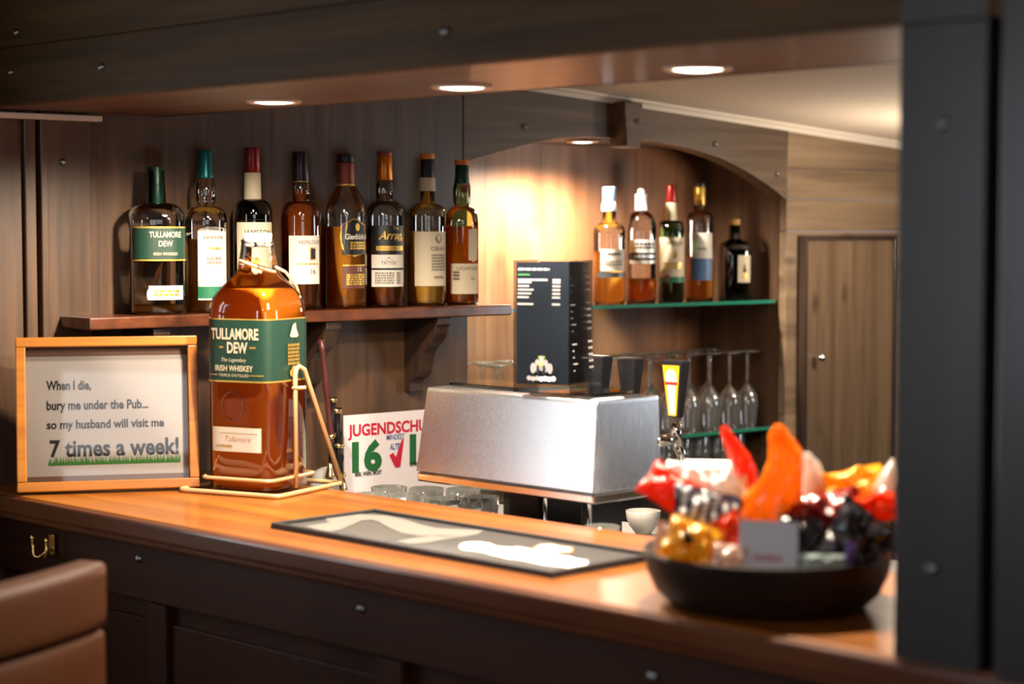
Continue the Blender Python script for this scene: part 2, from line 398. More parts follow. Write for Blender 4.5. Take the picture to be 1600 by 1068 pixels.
# cupboard door set in that wall
dt0, dt1 = wt(pw(1251, 560)), wt(pw(1387, 560)); dz0 = .62
mb = MB(); nb = 1
for q in range(1):
    a = dt0 + (dt1 - dt0) * q / nb; b2 = dt0 + (dt1 - dt0) * (q + 1) / nb; wbox(mb, a + .0002, b2 - .0002, dz0, doorz - .004, .001, .016)
door = struct(mb.build('door_1', M['door'], bevel=.0015, bseg=1))
mb = MB(); g = .009
wbox(mb, dt0 - g, dt1 + g, doorz - .003, doorz + .007, .0005, .024); wbox(mb, dt0 - g - .006, dt0 - .002, dz0, doorz + .007, .0005, .024); wbox(mb, dt1 + .002, dt1 + g + .004, dz0, doorz + .007, .0005, .02)
mb.build('reveal_shade', M['bracket'], door, bevel=.001, bseg=1)  # dark strips stand in for the shaded reveal round the door
kp = pw(1272, 558, .016)
mb = MB(); mb.lathe([(.006, 0), (.006, .003), (.004, .006), (.004, .016), (.008, .020), (.0095, .026), (.008, .031), (0, .033)], 16)
mb.build('door_knob', M['chrome'], door, kp, WN.to_track_quat('Z', 'Y').to_euler())
# sloping plaster ceiling over the bar's work side and its cornice
cA, cB = pw(893, 140), pw(1402, 221); ta, tb = wt(cA), wt(cB); cs = (cB.z - cA.z) / (tb - ta)
def cz(t): return cA.z + cs * (t - ta)
def ceil_pt(t, s, dz=0): return Wp(t, 0, cz(t) + dz) + UB * s
tc0 = wt(B(-.75, .40))
mb = MB()
Q = [ceil_pt(tc0, -.02), ceil_pt(tEnd, -.02), ceil_pt(tEnd, 2.4), ceil_pt(tc0 + .25, 2.4)]
mb.prism(Q, (0, 0, .03)); struct(mb.build('ceiling', M['plaster']))
mb = MB(); poly = [(.0, .0), (.018, .0), (.018, -.006), (.010, -.009), (.004, -.016), (0, -.018)]
P0 = [Wp(ta - .2, o, cz(ta - .2) + z) for o, z in poly]; ext = Wp(tEnd, 0, cz(tEnd)) - Wp(ta - .2, 0, cz(ta - .2))
mb.prism(P0, ext); struct(mb.build('trim_4', M['cornice']))
# arched beam across the alcove with its wedge
top = [(724, 114), (893, 141), (1006, 160), (1100, 177), (1233, 201)]
bot = [(1229, 312), (1214, 299), (1195, 285), (1172, 270), (1150, 258), (1125, 246), (1100, 238), (1075, 231), (1050, 226), (1025, 221), (1000, 218), (975, 216), (945, 215), (915, 214), (885, 215), (865, 218), (840, 222), (815, 228), (790, 235), (765, 242), (745, 248), (724, 255)]
poly = [pw(x, y_, .002) for x, y_ in top + bot]
mb = MB(); mb.prism(poly, -WN * .05)
arch = struct(mb.build('trim_1', M['beam'], bevel=.002))
for x, y_ in ((820, 198), (1117, 225), (1214, 272)): bolt(pw(x, y_, .002), WN, arch, .006)
ws = [(976, 158), (1005, 161), (1001, 232), (979, 229)]
mb = MB(); mb.prism([pw(x, y_, .04) for x, y_ in ws], -WN * .055)
wedge = mb.build('keystone_wedge', M['beam'], arch, bevel=.003)
bolt(pw(996, 190, .04), WN, wedge, .005)
# guest-room shell around and behind the camera, with its two windows
mb = MB(); mb.box((0, 1.2, H_ROOM + .01), (5.2, 4.9, .02)); struct(mb.build('ceiling_guest_room', M['soffit']))
mb = MB(); w2 = (.35, 1.75, .95, 2.15)
mb.box((-1.1 - .075, -1.2, H_ROOM / 2), (2.85 + .2, .05, H_ROOM)); mb.box((2.175, -1.2, H_ROOM / 2), (.85, .05, H_ROOM))
mb.box((1.05, -1.2, w2[2] / 2), (1.4, .05, w2[2])); mb.box((1.05, -1.2, (w2[3] + H_ROOM) / 2), (1.4, .05, H_ROOM - w2[3]))
struct(mb.build('wall_front', M['lightwall']))
mb = MB(); Lp = Wp(tFar); mb.box((Lp.x, (Lp.y - 1.2) / 2, H_ROOM / 2), (.05, Lp.y + 1.2, H_ROOM)); struct(mb.build('wall_side_left', M['lightwall']))
mb = MB(); Rp = Wp(tEnd); mb.box((2.6, 2.2, H_ROOM / 2), (.05, 6.8, H_ROOM)); mb.box(((Rp.x + 2.6) / 2, Rp.y, H_ROOM / 2), (2.6 - Rp.x, .05, H_ROOM)); struct(mb.build('wall_side_right', M['lightwall']))
sky1 = emit('daylight_pane', (.90, .95, 1.0), WIN1); sky2 = emit('daylight_pane_front', (.92, .96, 1.0), WIN2)
mb = MB(); wbox(mb, win_t0, win_t1, win_z0, win_z1, -.03, -.02)
w1 = struct(mb.build('window_1', sky1))
mb = MB()
for t in (win_t0, (win_t0 + win_t1) / 2, win_t1): wbox(mb, t - .025, t + .025, win_z0, win_z1, -.02, .015)
for z in (win_z0, win_z0 + .45, win_z1): wbox(mb, win_t0, win_t1, z - .025, z + .025, -.02, .013)
mb.build('window_frame', M['bracket'], w1)
mb = MB(); mb.box((1.05, -1.22, (w2[2] + w2[3]) / 2), (1.4, .01, w2[3] - w2[2])); wn2 = struct(mb.build('window_2', sky2))
mb = MB()
for x in (.35, 1.05, 1.75): mb.box((x, -1.19, 1.55), (.06, .06, 1.2))
for z in (.95, 1.75, 2.15): mb.box((1.05, -1.19, z), (1.4, .055, .06))
mb.build('window_frame', M['bracket'], wn2)
def side_window(name, x, y0, y1, z0, z1, s, e):
    mb = MB(); mb.box((x, (y0 + y1) / 2, (z0 + z1) / 2), (.01, y1 - y0, z1 - z0)); w = struct(mb.build(name, emit('daylight_' + name, (.84, .92, 1.0), e)))
    mb = MB()
    for y in (y0, y1): mb.box((x + s * .012, y, (z0 + z1) / 2), (.05, .06, z1 - z0 + .06))
    for z in (z0, z1): mb.box((x + s * .012, (y0 + y1) / 2, z), (.045, y1 - y0, .05))
    mb.build('window_frame', M['bracket'], w)
side_window('window_3', Lp.x + .031, .65, 1.15, 1.15, 1.95, 1, WIN3)
side_window('window_4', 2.6 - .031, 3.4, 3.9, 1.15, 1.8, -1, WIN4)

# ------------------------------------------------------------------ bulkhead over the bar, post, downlights
BK_Z = 1.757; BK_D = .38
def u_at_wall(v, gap=.002):
    p = B(0, v); return ((W0 + WN * gap) - p).dot(WN) / UB.dot(WN)
def bar_prism(mb, v0, v1, z0, z1, u1, gap=.002, mi=0, u0=None):
    a = u0 if u0 is not None else u_at_wall(v0, gap); b2 = u0 if u0 is not None else u_at_wall(v1, gap)
    mb.prism([B(a, v0, z0), B(u1, v0, z0), B(u1, v1, z0), B(b2, v1, z0)], (0, 0, z1 - z0), mi)
UEND = 2.3
mb = MB()
for z0, z1 in ((BK_Z, 1.852), (1.853, 2.0), (2.001, 2.2), (2.201, H_ROOM)): bar_prism(mb, 0, .025, z0, z1, UEND)
bar_prism(mb, BK_D - .02, BK_D, BK_Z, H_ROOM, UEND)
bulk = struct(mb.build('trim_2', M['bulk'], bevel=.0012, bseg=1))
mb = MB(); bar_prism(mb, .0255, BK_D - .0205, BK_Z, BK_Z + .018, UEND); mb.build('soffit_board', M['soffit'], bulk)
for x, y_ in ((696, 50), (160, 105), (27, 51), (18, 113)): bolt(pbar(x, y_), -VB, bulk, .0055)
pu0, pu1 = uv(pbar(1401, 500, -.004))[0], uv(pbar(1537, 500, -.004))[0]
mb = MB(); bar_prism(mb, -.004, .06, BAR_Z + .0005, BK_Z - .0005, pu1, u0=pu0)
bar_prism(mb, -.004, -.0005, BK_Z - .001, H_ROOM, pu1, u0=pu0)
post = struct(mb.build('trim_3', M['post'], bevel=.004))
mb = MB(); pu2 = uv(pbar(1558, 500, -.002))[0]
bar_prism(mb, -.002, .06, .0, H_ROOM, pu2 + .17, u0=pu2); bar_prism(mb, .03, .06, BAR_Z + .0006, H_ROOM, pu2, u0=pu1)
mb.build('side_board', M['post'], post, bevel=.003)
for x, y_ in ((1475, 194), (1456, 887)): bolt(pbar(x, y_, -.004), -VB, post, .0055)

LAMP_COL = (1.0, .84, .66)
def downlight(P, label, watts, r=.035, size=170, blend=.45, tgt=None):
    t = thing('downlight', label, 'ceiling light', P, 0, 'recessed downlights')
    mb = MB(); mb.lathe([(r * 1.28, 0), (r * 1.28, -.003), (r * 1.15, -.005), (r * .98, -.0035), (r * .9, .0)], 32); mb.build('trim_ring', mat('lamp_ring_white', 'e4cdb8', .35), t)
    mb = MB(); mb.lathe([(r * .94, -.0028), (r * .5, -.0052), (0, -.0062)], 24); mb.build('lens', LENS, t)
    ld = bpy.data.lights.new('lamp', 'SPOT'); ld.energy = watts; ld.spot_size = math.radians(size); ld.spot_blend = blend; ld.shadow_soft_size = .02; ld.color = LAMP_COL
    lo = bpy.data.objects.new('lamp', ld); COL.objects.link(lo); lo.parent = t; lo.location = (0, 0, -.03)
    if tgt is not None: lo.rotation_euler = (Vector(tgt) - (Vector(P) + Vector((0, 0, -.03)))).to_track_quat('-Z', 'Y').to_euler()
    return t
LENS = emit('lamp_lens', (1.0, .90, .78), 9)
for (x, y_), lab in zip(((428, 157), (722, 134), (1090, 105)), ('small lit downlight in the bulkhead, furthest left, above the big whisky bottle', 'lit downlight in the bulkhead soffit, middle of three above the bar mat', 'largest lit downlight in the bulkhead soffit, above the sweets bowl')):
    downlight(at_z(x, y_, BK_Z), lab, SPOT_W * (1.5 if x > 1000 else 1))
pa = at_z(917, 219, NZ1); pa.z = NZ1
pa2 = Wp(wt(pa), min(max((pa - W0).dot(WN), -.2), -.09), NZ1)
downlight(pa2, 'lit downlight in the alcove top, just behind the arched beam', ALCOVE_W, .03, 166, .6)
# lamp added to light the plaster ceiling and door wall, unseen behind the post
lp = at_y(1475, 300, 4.4); zc_ = cA.z + cs * ((lp - W0).dot(WD) - ta)
wl_ = thing('added_pendant_lamp', 'added unseen pendant lamp lighting the work side of the bar', 'pendant lamp', (lp.x, lp.y, zc_ - .002))
mb = MB(); mb.lathe([(.04, 0), (.04, -.012), (.006, -.02)], 24); mb.build('ceiling_rose', M['cornice'], wl_)
mb = MB(); mb.tube([(0, 0, -.018), (0, 0, -.07)], .003, 8); mb.build('cord', M['black'], wl_)
mb = MB(); mb.lathe([(.0, -.068), (.022, -.07), (.036, -.086), (.04, -.104), (.034, -.124), (.016, -.138), (0, -.14)], 28); mb.build('lamp_globe', emit('lamp_globe_glow', (1, .86, .68), 6), wl_)
ld = bpy.data.lights.new('lamp', 'POINT'); ld.energy = WORK_W; ld.color = (1, .84, .66); ld.shadow_soft_size = .06
lo = bpy.data.objects.new('lamp', ld); COL.objects.link(lo); lo.parent = wl_; lo.location = (0, 0, -.30)

# warm light added unseen behind the camera for the bulkhead front
ld = bpy.data.lights.new('guest_room_fill', 'POINT'); ld.energy = ROOM_W; ld.color = (1, .78, .52); ld.shadow_soft_size = .12
lo = bpy.data.objects.new('guest_room_fill', ld); COL.objects.link(lo); lo.location = (-.5, .5, 2.15)

# ------------------------------------------------------------------ bar counter
BAR_D = .434
bar = thing('bar_counter', 'long dark wood bar counter with a glossy orange-brown top', 'bar counter', (0, 0, 0))
mb = MB(); bar_prism(mb, 0.004, BAR_D, BAR_Z - .028, BAR_Z, UEND, .006); mb.build('counter_top', M['counter'], bar, bevel=.004, bseg=3)
mb = MB(); bar_prism(mb, -.008, .0035, BAR_Z - .032, BAR_Z - .002, UEND, .006); bar_prism(mb, .004, .02, BAR_Z - .045, BAR_Z - .0285, UEND, .006); mb.build('edge_moulding', M['edge'], bar, bevel=.005, bseg=3)
mb = MB(); bar_prism(mb, .0205, .05, .965, BAR_Z - .0285, UEND, .006); fr = mb.build('frieze_board', M['barfront'], bar, bevel=.003)
for x, y_ in ((565, 950), (1020, 1055), (218, 872)): bolt(pbar(x, y_, .0205), -VB, fr, .006)
mb = MB(); bar_prism(mb, .05, .066, .05, .964, UEND, .006); mb.build('backing_board', M['barpanel'], bar)
ps = [uv(pbar(x, 1000, .03))[0] for x in (-260, 243, 606, 1000, 1420)]
mb = MB()
for q in ps: mb.box(B(q, .041, .5), (.05, .018, .92), BAX)
for q in range(len(ps) - 1): mb.box(B((ps[q] + ps[q + 1]) / 2, .046, .5), (ps[q + 1] - ps[q] - .056, .008, .86), BAX)
mb.build('front_panel', M['barpanel'], bar, bevel=.002)
mb = MB(); bar_prism(mb, BAR_D - .03, BAR_D - .005, .0, BAR_Z - .0285, UEND, .006); bar_prism(mb, .066, BAR_D - .03, 0, .05, UEND, .006); mb.build('rear_panel', M['barpanel'], bar)
# double coat hook on the frieze board
hp = pbar(85, 850, .020)
hk = thing('coat_hook', 'double-pronged metal coat hook on the dark bar front, by the chair', 'hook', hp, ANG_U)
mb = MB(); mb.box((0, -.004, 0), (.016, .006, .034)); mb.build('plate', M['brass'], hk, bevel=.002)
for s in (-1, 1):
    mb = MB(); pts = [(s * .003, -.006, -.004)]
    for k in range(9): a = PI * k / 8; pts.append((s * (.004 + .013 * (1 - math.cos(a)) / 2 * 1.3), -.010 - .018 * math.sin(a * .6), -.006 - .014 * math.sin(a)))
    pts.append((s * .022, -.028, .010)); mb.tube(pts, .0026, 8)
    mb.lathe([(0, -.004), (.004, -.002), (.0045, 0), (.003, .004), (0, .005)], 10, c=(s * .022, -.028, .012)); mb.build('prong', M['brass'], hk)

# lower work bench behind the bar
mb = MB(); BE_Z = .99
bench = thing('work_bench', 'low steel work bench behind the bar counter', 'work bench', (0, 0, 0))
bar_prism(mb, BAR_D + .002, BAR_D + .62, BE_Z - .03, BE_Z, 1.6, .004); mb.build('bench_top', mat('bench_steel', (.28, .27, .25, 1), .4, .5), bench, bevel=.003)
mb = MB(); bar_prism(mb, BAR_D + .05, BAR_D + .6, 0, BE_Z - .0305, 1.55, .01); mb.build('bench_cabinet', M['bracket'], bench)

# ------------------------------------------------------------------ wooden shelf with scroll brackets
SH_Z = pw(420, 485, .065).z; SH_D = .125
s0, s1 = wt(pw(140, 500, SH_D)), wt(pw(800, 482, SH_D))
shelf = thing('wall_shelf', 'dark stained wooden wall shelf holding the row of whisky bottles', 'shelf', Wp((s0 + s1) / 2, 0, SH_Z - .022), ANG_W)
L_ = s1 - s0
mb = MB(); mb.box((0, -SH_D / 2 - .001, .011), (L_, SH_D - .002, .022)); mb.build('board', M['shelf'], shelf, bevel=.003)
prof = [(.0, 0), (.112, 0), (.112, -.014), (.106, -.018), (.102, -.034), (.09, -.05), (.072, -.062), (.06, -.076), (.054, -.094), (.05, -.112), (.04, -.124), (.026, -.13), (.02, -.136), (.02, -.155), (0, -.155)]
for px in (641, 470, 205):
    tt = wt(pw(px, 560)) - (s0 + s1) / 2
    mb = MB(); mb.prism([(tt - .017, -.002 - a, b2 - .0005) for a, b2 in prof], (.034, 0, 0)); mb.build('bracket', M['bracket'], shelf, bevel=.0015)

# ------------------------------------------------------------------ bottles
def sq(n, rot=0): return lambda th: 1 / ((abs(math.cos(th - rot)) ** n + abs(math.sin(th - rot)) ** n) ** (1 / n))
GL = {'clear': M['glass'], 'green': clear_glass('green_glass', (.16, .34, .10), (.03, .09, .02)), 'deepgreen': clear_glass('deep_green_glass', (.05, .10, .05), (.012, .03, .012)),
      'olive': clear_glass('olive_glass', (.72, .74, .36), (.28, .30, .10)), 'black': clear_glass('black_glass', (.035, .04, .05), (.01, .01, .015))}
LQ = {'orange': liquid('whisky_orange', (1.0, .62, .13, 1), .6), 'amber': liquid('whisky_amber', (1.0, .47, .08, 1), .5), 'dark': liquid('whisky_dark', (.70, .20, .035, 1), .25),
      'red': liquid('whisky_red', (.98, .34, .06, 1), .45), 'pale': liquid('whisky_pale', (1.0, .66, .13, 1), .4), 'big': liquid('whisky_bright', (1.0, .34, .03, 1), .75)}
FACE_CAM = lambda P: math.atan2(P.x, P.y) * -1       # turn so that local -Y looks at the camera
def perim(R, sect, alpha):
    """arc-length map on the section: s from angle alpha"""
    if sect is None: return lambda s, z, off: ((R + off) * math.sin(alpha + s / R), -(R + off) * math.cos(alpha + s / R), z)
    n = 720; pts = []; acc = [0]
    for i in range(2 * n + 1):
        th = alpha - PI + 2 * PI * i / (2 * n) * 1.0; r = R * sect(th); pts.append((r * math.sin(th), -r * math.cos(th)))
        if i: acc.append(acc[-1] + math.hypot(pts[i][0] - pts[i - 1][0], pts[i][1] - pts[i - 1][1]))
    midl = acc[n]
    import bisect
    def fn(s, z, off):
        a = midl + s; i = min(max(bisect.bisect_left(acc, a), 1), 2 * n); w = (a - acc[i - 1]) / max(acc[i] - acc[i - 1], 1e-9)
        x = pts[i - 1][0] * (1 - w) + pts[i][0] * w; y = pts[i - 1][1] * (1 - w) + pts[i][1] * w
        tx, ty = pts[i][0] - pts[i - 1][0], pts[i][1] - pts[i - 1][1]; l = math.hypot(tx, ty)
        return (x + ty / l * off, y - tx / l * off, z)
    return fn
def bottle(cx, base, label, prof, P, glass='clear', liq=None, level=None, caps=(), labels=(), group=None, sect=None, rot=0, k=None, foot=True, name='whisky_bottle', wall=1.6):
    """prof: (half width px, y px) from the base up; caps: (name, [(hw, y)...], material); labels: (z-y0, y1, half width of wrap px s0,s1, alpha px offset, material, items)"""
    k = k or (P - EYE).dot(Vector((0, 1, 0))) / FPX * 1.0
    t = thing(name, label, 'bottle', P, FACE_CAM(P) + rot, group)
    Z = lambda y_: (base - y_) * k
    R = max(h for h, _ in prof) * k
    pr = [(h * k, max(Z(y_), 0)) for h, y_ in prof]
    fits = [h for _, cp, _ in caps for h, _ in cp if h > 6.5]; low = max([y_ for _, cp, _ in caps for h, y_ in cp] or [0])
    if fits and k > .0005: pr = [(min(r, (min(fits) - .6) * k) if Z(low) < z else r, z) for r, z in pr]
    full = [(0, .004), (pr[0][0] * .8, .0015), (pr[0][0] * .92, 0)] + pr[1:] if foot else pr
    mb = MB(); mb.lathe(full, 40, sect); g = mb.build('glass_body', GL[glass], t)
    if liq:
        zl = Z(level); wl2 = wall * k
        ip = [(max(r - wl2, .001), z) for r, z in pr if z > .008]
        body = [(ip[0][0] * .9, .006)] + [(ip[0][0], .012)] + [p for p in ip if .012 < p[1] < zl]
        r_end = body[-1][0]
        for q in range(len(pr) - 1):
            if pr[q][1] <= zl <= pr[q + 1][1]:
                w = (zl - pr[q][1]) / max(1e-6, pr[q + 1][1] - pr[q][1]); r_end = pr[q][0] * (1 - w) + pr[q + 1][0] * w - wl2
        body.append((r_end, zl)); mb = MB(); mb.lathe(body, 40, sect); mb.build('whisky', LQ[liq], t)
    for nm, cp, mm in caps:
        mb = MB(); mb.lathe([(h * k + .0004, Z(y_)) for h, y_ in sorted(cp, key=lambda q: -q[1])], 24); mb.build(nm, mm, t, bevel=.0006)
    for nm, y0, y1, c_off, hw, mm, items in labels:
        # hw: half width in px along the glass, c_off: px offset of its middle as seen
        al = math.asin(max(-.98, min(.98, c_off * k / R))); Rl = R if not isinstance(mm, tuple) else mm[1]
        mts = (mm[0] if isinstance(mm, tuple) else mm); mts = mts if isinstance(mts, list) else [mts]
        fn0 = perim(Rl + .0003, sect, al); mb = MB()
        fn = lambda s, y_, off: fn0(s * k, Z(y_), off)
        its = [('rect', -hw, hw, y1, y0, 0)] + list(items)
        # lay() works in px here: heights grow downward, so text is laid through a flipped helper
        lay_px(mb, fn, its, mts); mb.build(nm, mts, t)
    return t
def lay_px(mb, fn, items, mats):
    """same as lay() but s,y in photo pixels (y down); wraps rects finely"""
    its = []
    f2 = lambda s, z, off: fn(s, -z, off)
    for it in items:
        if it[0] == 'rect': its.append(('rectp', it[1], it[2], -it[3], -it[4], it[5]))
        elif it[0] == 'poly': its.append(('poly', [(a, -b2) for a, b2 in it[1]], it[2]))
        elif it[0] == 'text': its.append(('text', it[1], it[2], -it[3]) + tuple(it[4:]))
        elif it[0] == 'bars': its.append(('bars', it[1], it[2], -it[4], -it[3], it[5], it[6]))
    for li, it in enumerate(its):
        if it[0] == 'rectp':
            _, a, b2, z0, z1, mi = it; n = 24; vs = []
            for i in range(n + 1):
                s = a + (b2 - a) * i / n; vs += [f2(s, min(z0, z1), .00025 * (li + 1)), f2(s, max(z0, z1), .00025 * (li + 1))]
            mb.add(vs, [(2 * i, 2 * i + 2, 2 * i + 3, 2 * i + 1) for i in range(n)], mi, True)
        else:
            lay(mb, lambda s, z, off, li=li: f2(s, z, .00025 * (li + 1)), [it], mats)

tealcap = mat('teal_foil', '0f5a5c', .3, .5); redcap = mat('red_foil', '7a1716', .3, .4); plumcap = mat('plum_foil', '2a1a22', .3, .4)
greencap = mat('green_foil', '0d3326', .35, .4); copper = mat('copper_foil', 'c9741c', .3, .6); orangecap = mat('orange_stopper', 'c8782a', .5)
blackfoil = mat('black_foil', '17181a', .4, .2); rust = mat('rust_foil', '7d3a28', .4, .3); white_cap = mat('white_cap', 'dfe2e8', .35); bluecap = mat('pale_blue_cap', '7fa7d0', .35)
pinkstamp = mat('pink_stamp', 'c4767a', .6); brownlab = mat('brown_label', '5a3326', .5); blacklab = mat('black_label', '141414', .4); redink = mat('red_ink', '8d1f22', .6)
greenband = mat('green_band', '1f6a4a', .5); greyink = mat('grey_ink', '7d776c', .7); bluelab = mat('blue_label', '47688f', .5); slate = mat('slate_print', '4d5358', .4, .3)
SHELF_GROUP = 'whisky bottles on the wooden wall shelf'; AL_GROUP = 'bottles on the alcove glass shelf'
def on_shelf(px, off=.062): p = pw(px, 485, off); p.z = SH_Z + .0004; return p
def std(base, full, hw, neck_y, neck_hw, top, shoulder=10, bulge=None):
    """round whisky bottle outline"""
    pr = [(hw, base), (hw, base - 4), (hw, full + 2)]
    n = 7
    for i in range(1, n + 1):
        a = PI / 2 * i / n; pr.append((neck_hw + (hw - neck_hw) * math.cos(a) ** .9, full - (full - neck_y) * math.sin(a)))
    if bulge: bh, by = bulge; pr += [(bh * .96, by + 12), (bh, by), (bh * .96, by - 12), (neck_hw, by - 24)]
    pr += [(neck_hw, top + 2)]
    out = [pr[0]]
    for p in pr[1:]:
        if p[1] < out[-1][1] - .01: out.append(p)
    return out
# 1 green-labelled squat bottle
bottle(245.6, 491, 'squat clear bottle with dark green label, leftmost on the wooden shelf', std(491, 343, 42.5, 318, 15, 266), on_shelf(245.6), 'clear', 'pale', 477,
       [('cap', [(13, 262), (13.2, 263), (13.2, 290), (15.5, 318)], greencap)],
       [('front_label', 355, 408, 8, 52, [M['dgreen'], M['cream'], M['gold']], [('rect', -52, 52, 355, 357.5, 2), ('rect', -52, 52, 405.5, 408, 2), ('text', 'TULLAMORE', 6, 367, 9, 1, {'w': 50, 'bold': .02}), ('text', 'DEW', 6, 381, 9, 1, {'w': 22, 'bold': .02}), ('text', 'IRISH WHISKEY', 6, 397, 5, 1, {'w': 38})]),
        ('lower_label', 446, 468, 15, 28, [M['creamwhite'], M['gold']], [('bars', -20, 20, 452, 463, 2, 1)])], SHELF_GROUP, sq(3.2, .18), 0)
# 2 teal cap
bottle(322.5, 487, 'teal-capped bottle with tall arched white label, second from left on wooden shelf', std(487, 342, 33, 322, 13, 240, bulge=(16.5, 300)), on_shelf(322.5), 'clear', 'orange', 373,
       [('cap', [(11, 235), (12, 236), (12, 270), (13.5, 278)], tealcap)],
       [('front_label', 361, 467, 13, 26, [M['creamwhite'], greyink, greenband, M['gold']], [('poly', [(26 * math.cos(PI * i / 16), 361.5 - 8 * math.sin(PI * i / 16)) for i in range(17)], 0), ('rect', -26, 26, 446, 464, 2), ('bars', -17, 17, 367, 373, 1, 1), ('bars', -8, 12, 384, 390, 1, 3), ('bars', -12, 12, 399, 412, 2, 1)])], SHELF_GROUP)
# 3 green bottle red cap
bottle(396, 485, 'dark green bottle with red cap and cream label, behind the big bottle neck', std(485, 334, 30.6, 311, 12.5, 236), on_shelf(396), 'deepgreen', 'dark', 330,
       [('cap', [(11.5, 231.5), (11.8, 233), (11.8, 270)], redcap), ('neck_label', [(12.3, 270), (12.6, 282), (13.5, 311)], M['cream'])],
       [('front_label', 347, 455, 5, 33, [M['cream'], M['ink'], redink, M['gold']], [('poly', [(33 - 66 * i / 16, 347.5 - 5 * math.sin(PI * i / 16)) for i in range(17)], 0), ('text', 'JAMESON', 4, 363, 10, 1, {'w': 46, 'tilt': -.02}), ('bars', -22, 22, 376, 386, 2, 1), ('poly', ell(0, 410, 6, 9), 3)])], SHELF_GROUP)
# 4 plum cap
bottle(471, 483, 'plum-capped dark amber bottle with white label marked 16, right of the big bottle', std(483, 336, 31.6, 314, 12.5, 243, bulge=(14.5, 300)), on_shelf(471), 'clear', 'dark', 296,
       [('cap', [(12, 238), (12.4, 240), (12.4, 262), (13.3, 287)], plumcap), ('cap_band', [(13.6, 283.5), (13.6, 285)], M['gold'])],
       [('front_label', 368, 442.8, 7, 27, [M['creamwhite'], brownlab, M['gold'], M['ink']], [('text', 'ABERLOUR', 7, 378, 6.5, 1, {'w': 38}), ('rect', 7, 18, 386, 406, 2), ('rect', 8.5, 16.5, 388, 404, 3), ('text', '16', 12, 423, 8, 1), ('bars', -14, 22, 410, 413, 1, 2)])], SHELF_GROUP)
# 5 triangular bottle
pr5 = [(30, 482), (30, 478), (30, 335), (29, 325), (26, 314), (21, 304), (16, 296), (13.5, 290), (13.3, 248)]
bottle(541.4, 482, 'bottle with black and brick-red capsule and dark shield label marked 15', pr5, on_shelf(541.4), 'clear', 'amber', 355,
       [('cap', [(13, 243), (13.3, 244), (13.3, 255.5)], blackfoil), ('capsule', [(13.1, 256), (13.4, 258), (13.8, 291)], rust), ('cap_band', [(14.1, 289), (14.1, 292)], M['gold'])],
       [('front_label', 349, 398, 13, 21, [blacklab, M['gold'], M['creamwhite']], [('poly', [(-21, 352), (-13, 349), (-5, 343), (5, 343), (13, 349), (21, 352), (21, 391), (14, 398), (0, 402), (-13, 400), (-18, 392), (-21, 389), (-24, 370)], 1), ('poly', [(-19, 354), (-11, 351), (-4, 345.5), (4, 345.5), (12, 351), (20, 354), (20, 389.5), (13, 395.5), (0, 399.5), (-12, 397.5), (-16.5, 390), (-18.5, 387), (-21.5, 370)], 0), ('poly', ell(5, 356, 4, 6), 1), ('text', 'Glenfiddich', 4, 370.5, 8.5, 2, {'w': 40, 'bold': .02}), ('bars', -8, 20, 378, 391, 3, 1)]),
        ('lower_label', 414, 450.7, 13, 20, [brownlab, M['creamwhite'], M['gold']], [('rect', -20, 20, 414, 416, 2), ('text', '15', 9, 421, 7, 1), ('bars', -14, 20, 428, 446, 5, 2)])], SHELF_GROUP, sq(2.5, .7))
# 6 dark label gold script
bottle(602, 480, 'copper-capped bottle with black label, gold script and white lower label', std(480, 337, 30, 315, 12, 244, bulge=(14, 302)), on_shelf(602), 'clear', 'dark', 369,
       [('cap', [(11, 238), (11.4, 239), (11.4, 246)], rust), ('capsule', [(11.6, 246.5), (11.6, 262), (12.4, 283)], copper)],
       [('front_label', 353.5, 398, 6, 29, [blacklab, M['gold'], M['creamwhite']], [('text', 'The', 12, 357, 5, 1, {'shear': .3}), ('text', 'Arran', 4, 368, 13, 1, {'w': 40, 'shear': .35, 'bold': .015}), ('text', 'Malt', 18, 374, 7, 1, {'shear': .3}), ('rect', -20, 26, 385, 392, 1), ('text', 'SINGLE MALT', 2, 388.5, 4, 0, {'w': 36})]),
        ('lower_label', 398.5, 448, 6, 29, [M['creamwhite'], M['ink'], greyink, M['gold']], [('poly', [(-6, 407), (0, 402), (6, 407)], 1), ('text', 'TATTOO', 0, 411, 6, 1, {'w': 24}), ('rect', -29, 29, 419, 422, 1), ('bars', -22, 8, 425, 444, 5, 2), ('bars', 12, 20, 425, 444, 5, 2)])], SHELF_GROUP)
# 7 orange stopper cream label
bottle(668.3, 479, 'pale bottle with orange stopper and large cream label, second from right on wooden shelf', std(479, 339, 28.6, 320, 12, 252), on_shelf(668.3), 'clear', 'orange', 363,
       [('stopper', [(11, 243), (11.2, 244), (11.2, 251.5)], orangecap), ('capsule', [(10.6, 252), (10.6, 270), (11.6, 282)], blackfoil), ('neck_label', [(11.8, 280), (12.2, 284), (12.4, 301)], M['cream'])],
       [('front_label', 364, 448, 8, 30, [M['cream'], greyink, brownlab], [('poly', ell(10, 375, 6, 7), 1), ('text', 'OBAN', 10, 390, 7, 2, {'w': 26}), ('bars', -2, 24, 398, 425, 6, 1), ('bars', 2, 20, 432, 437, 1, 1)])], SHELF_GROUP)
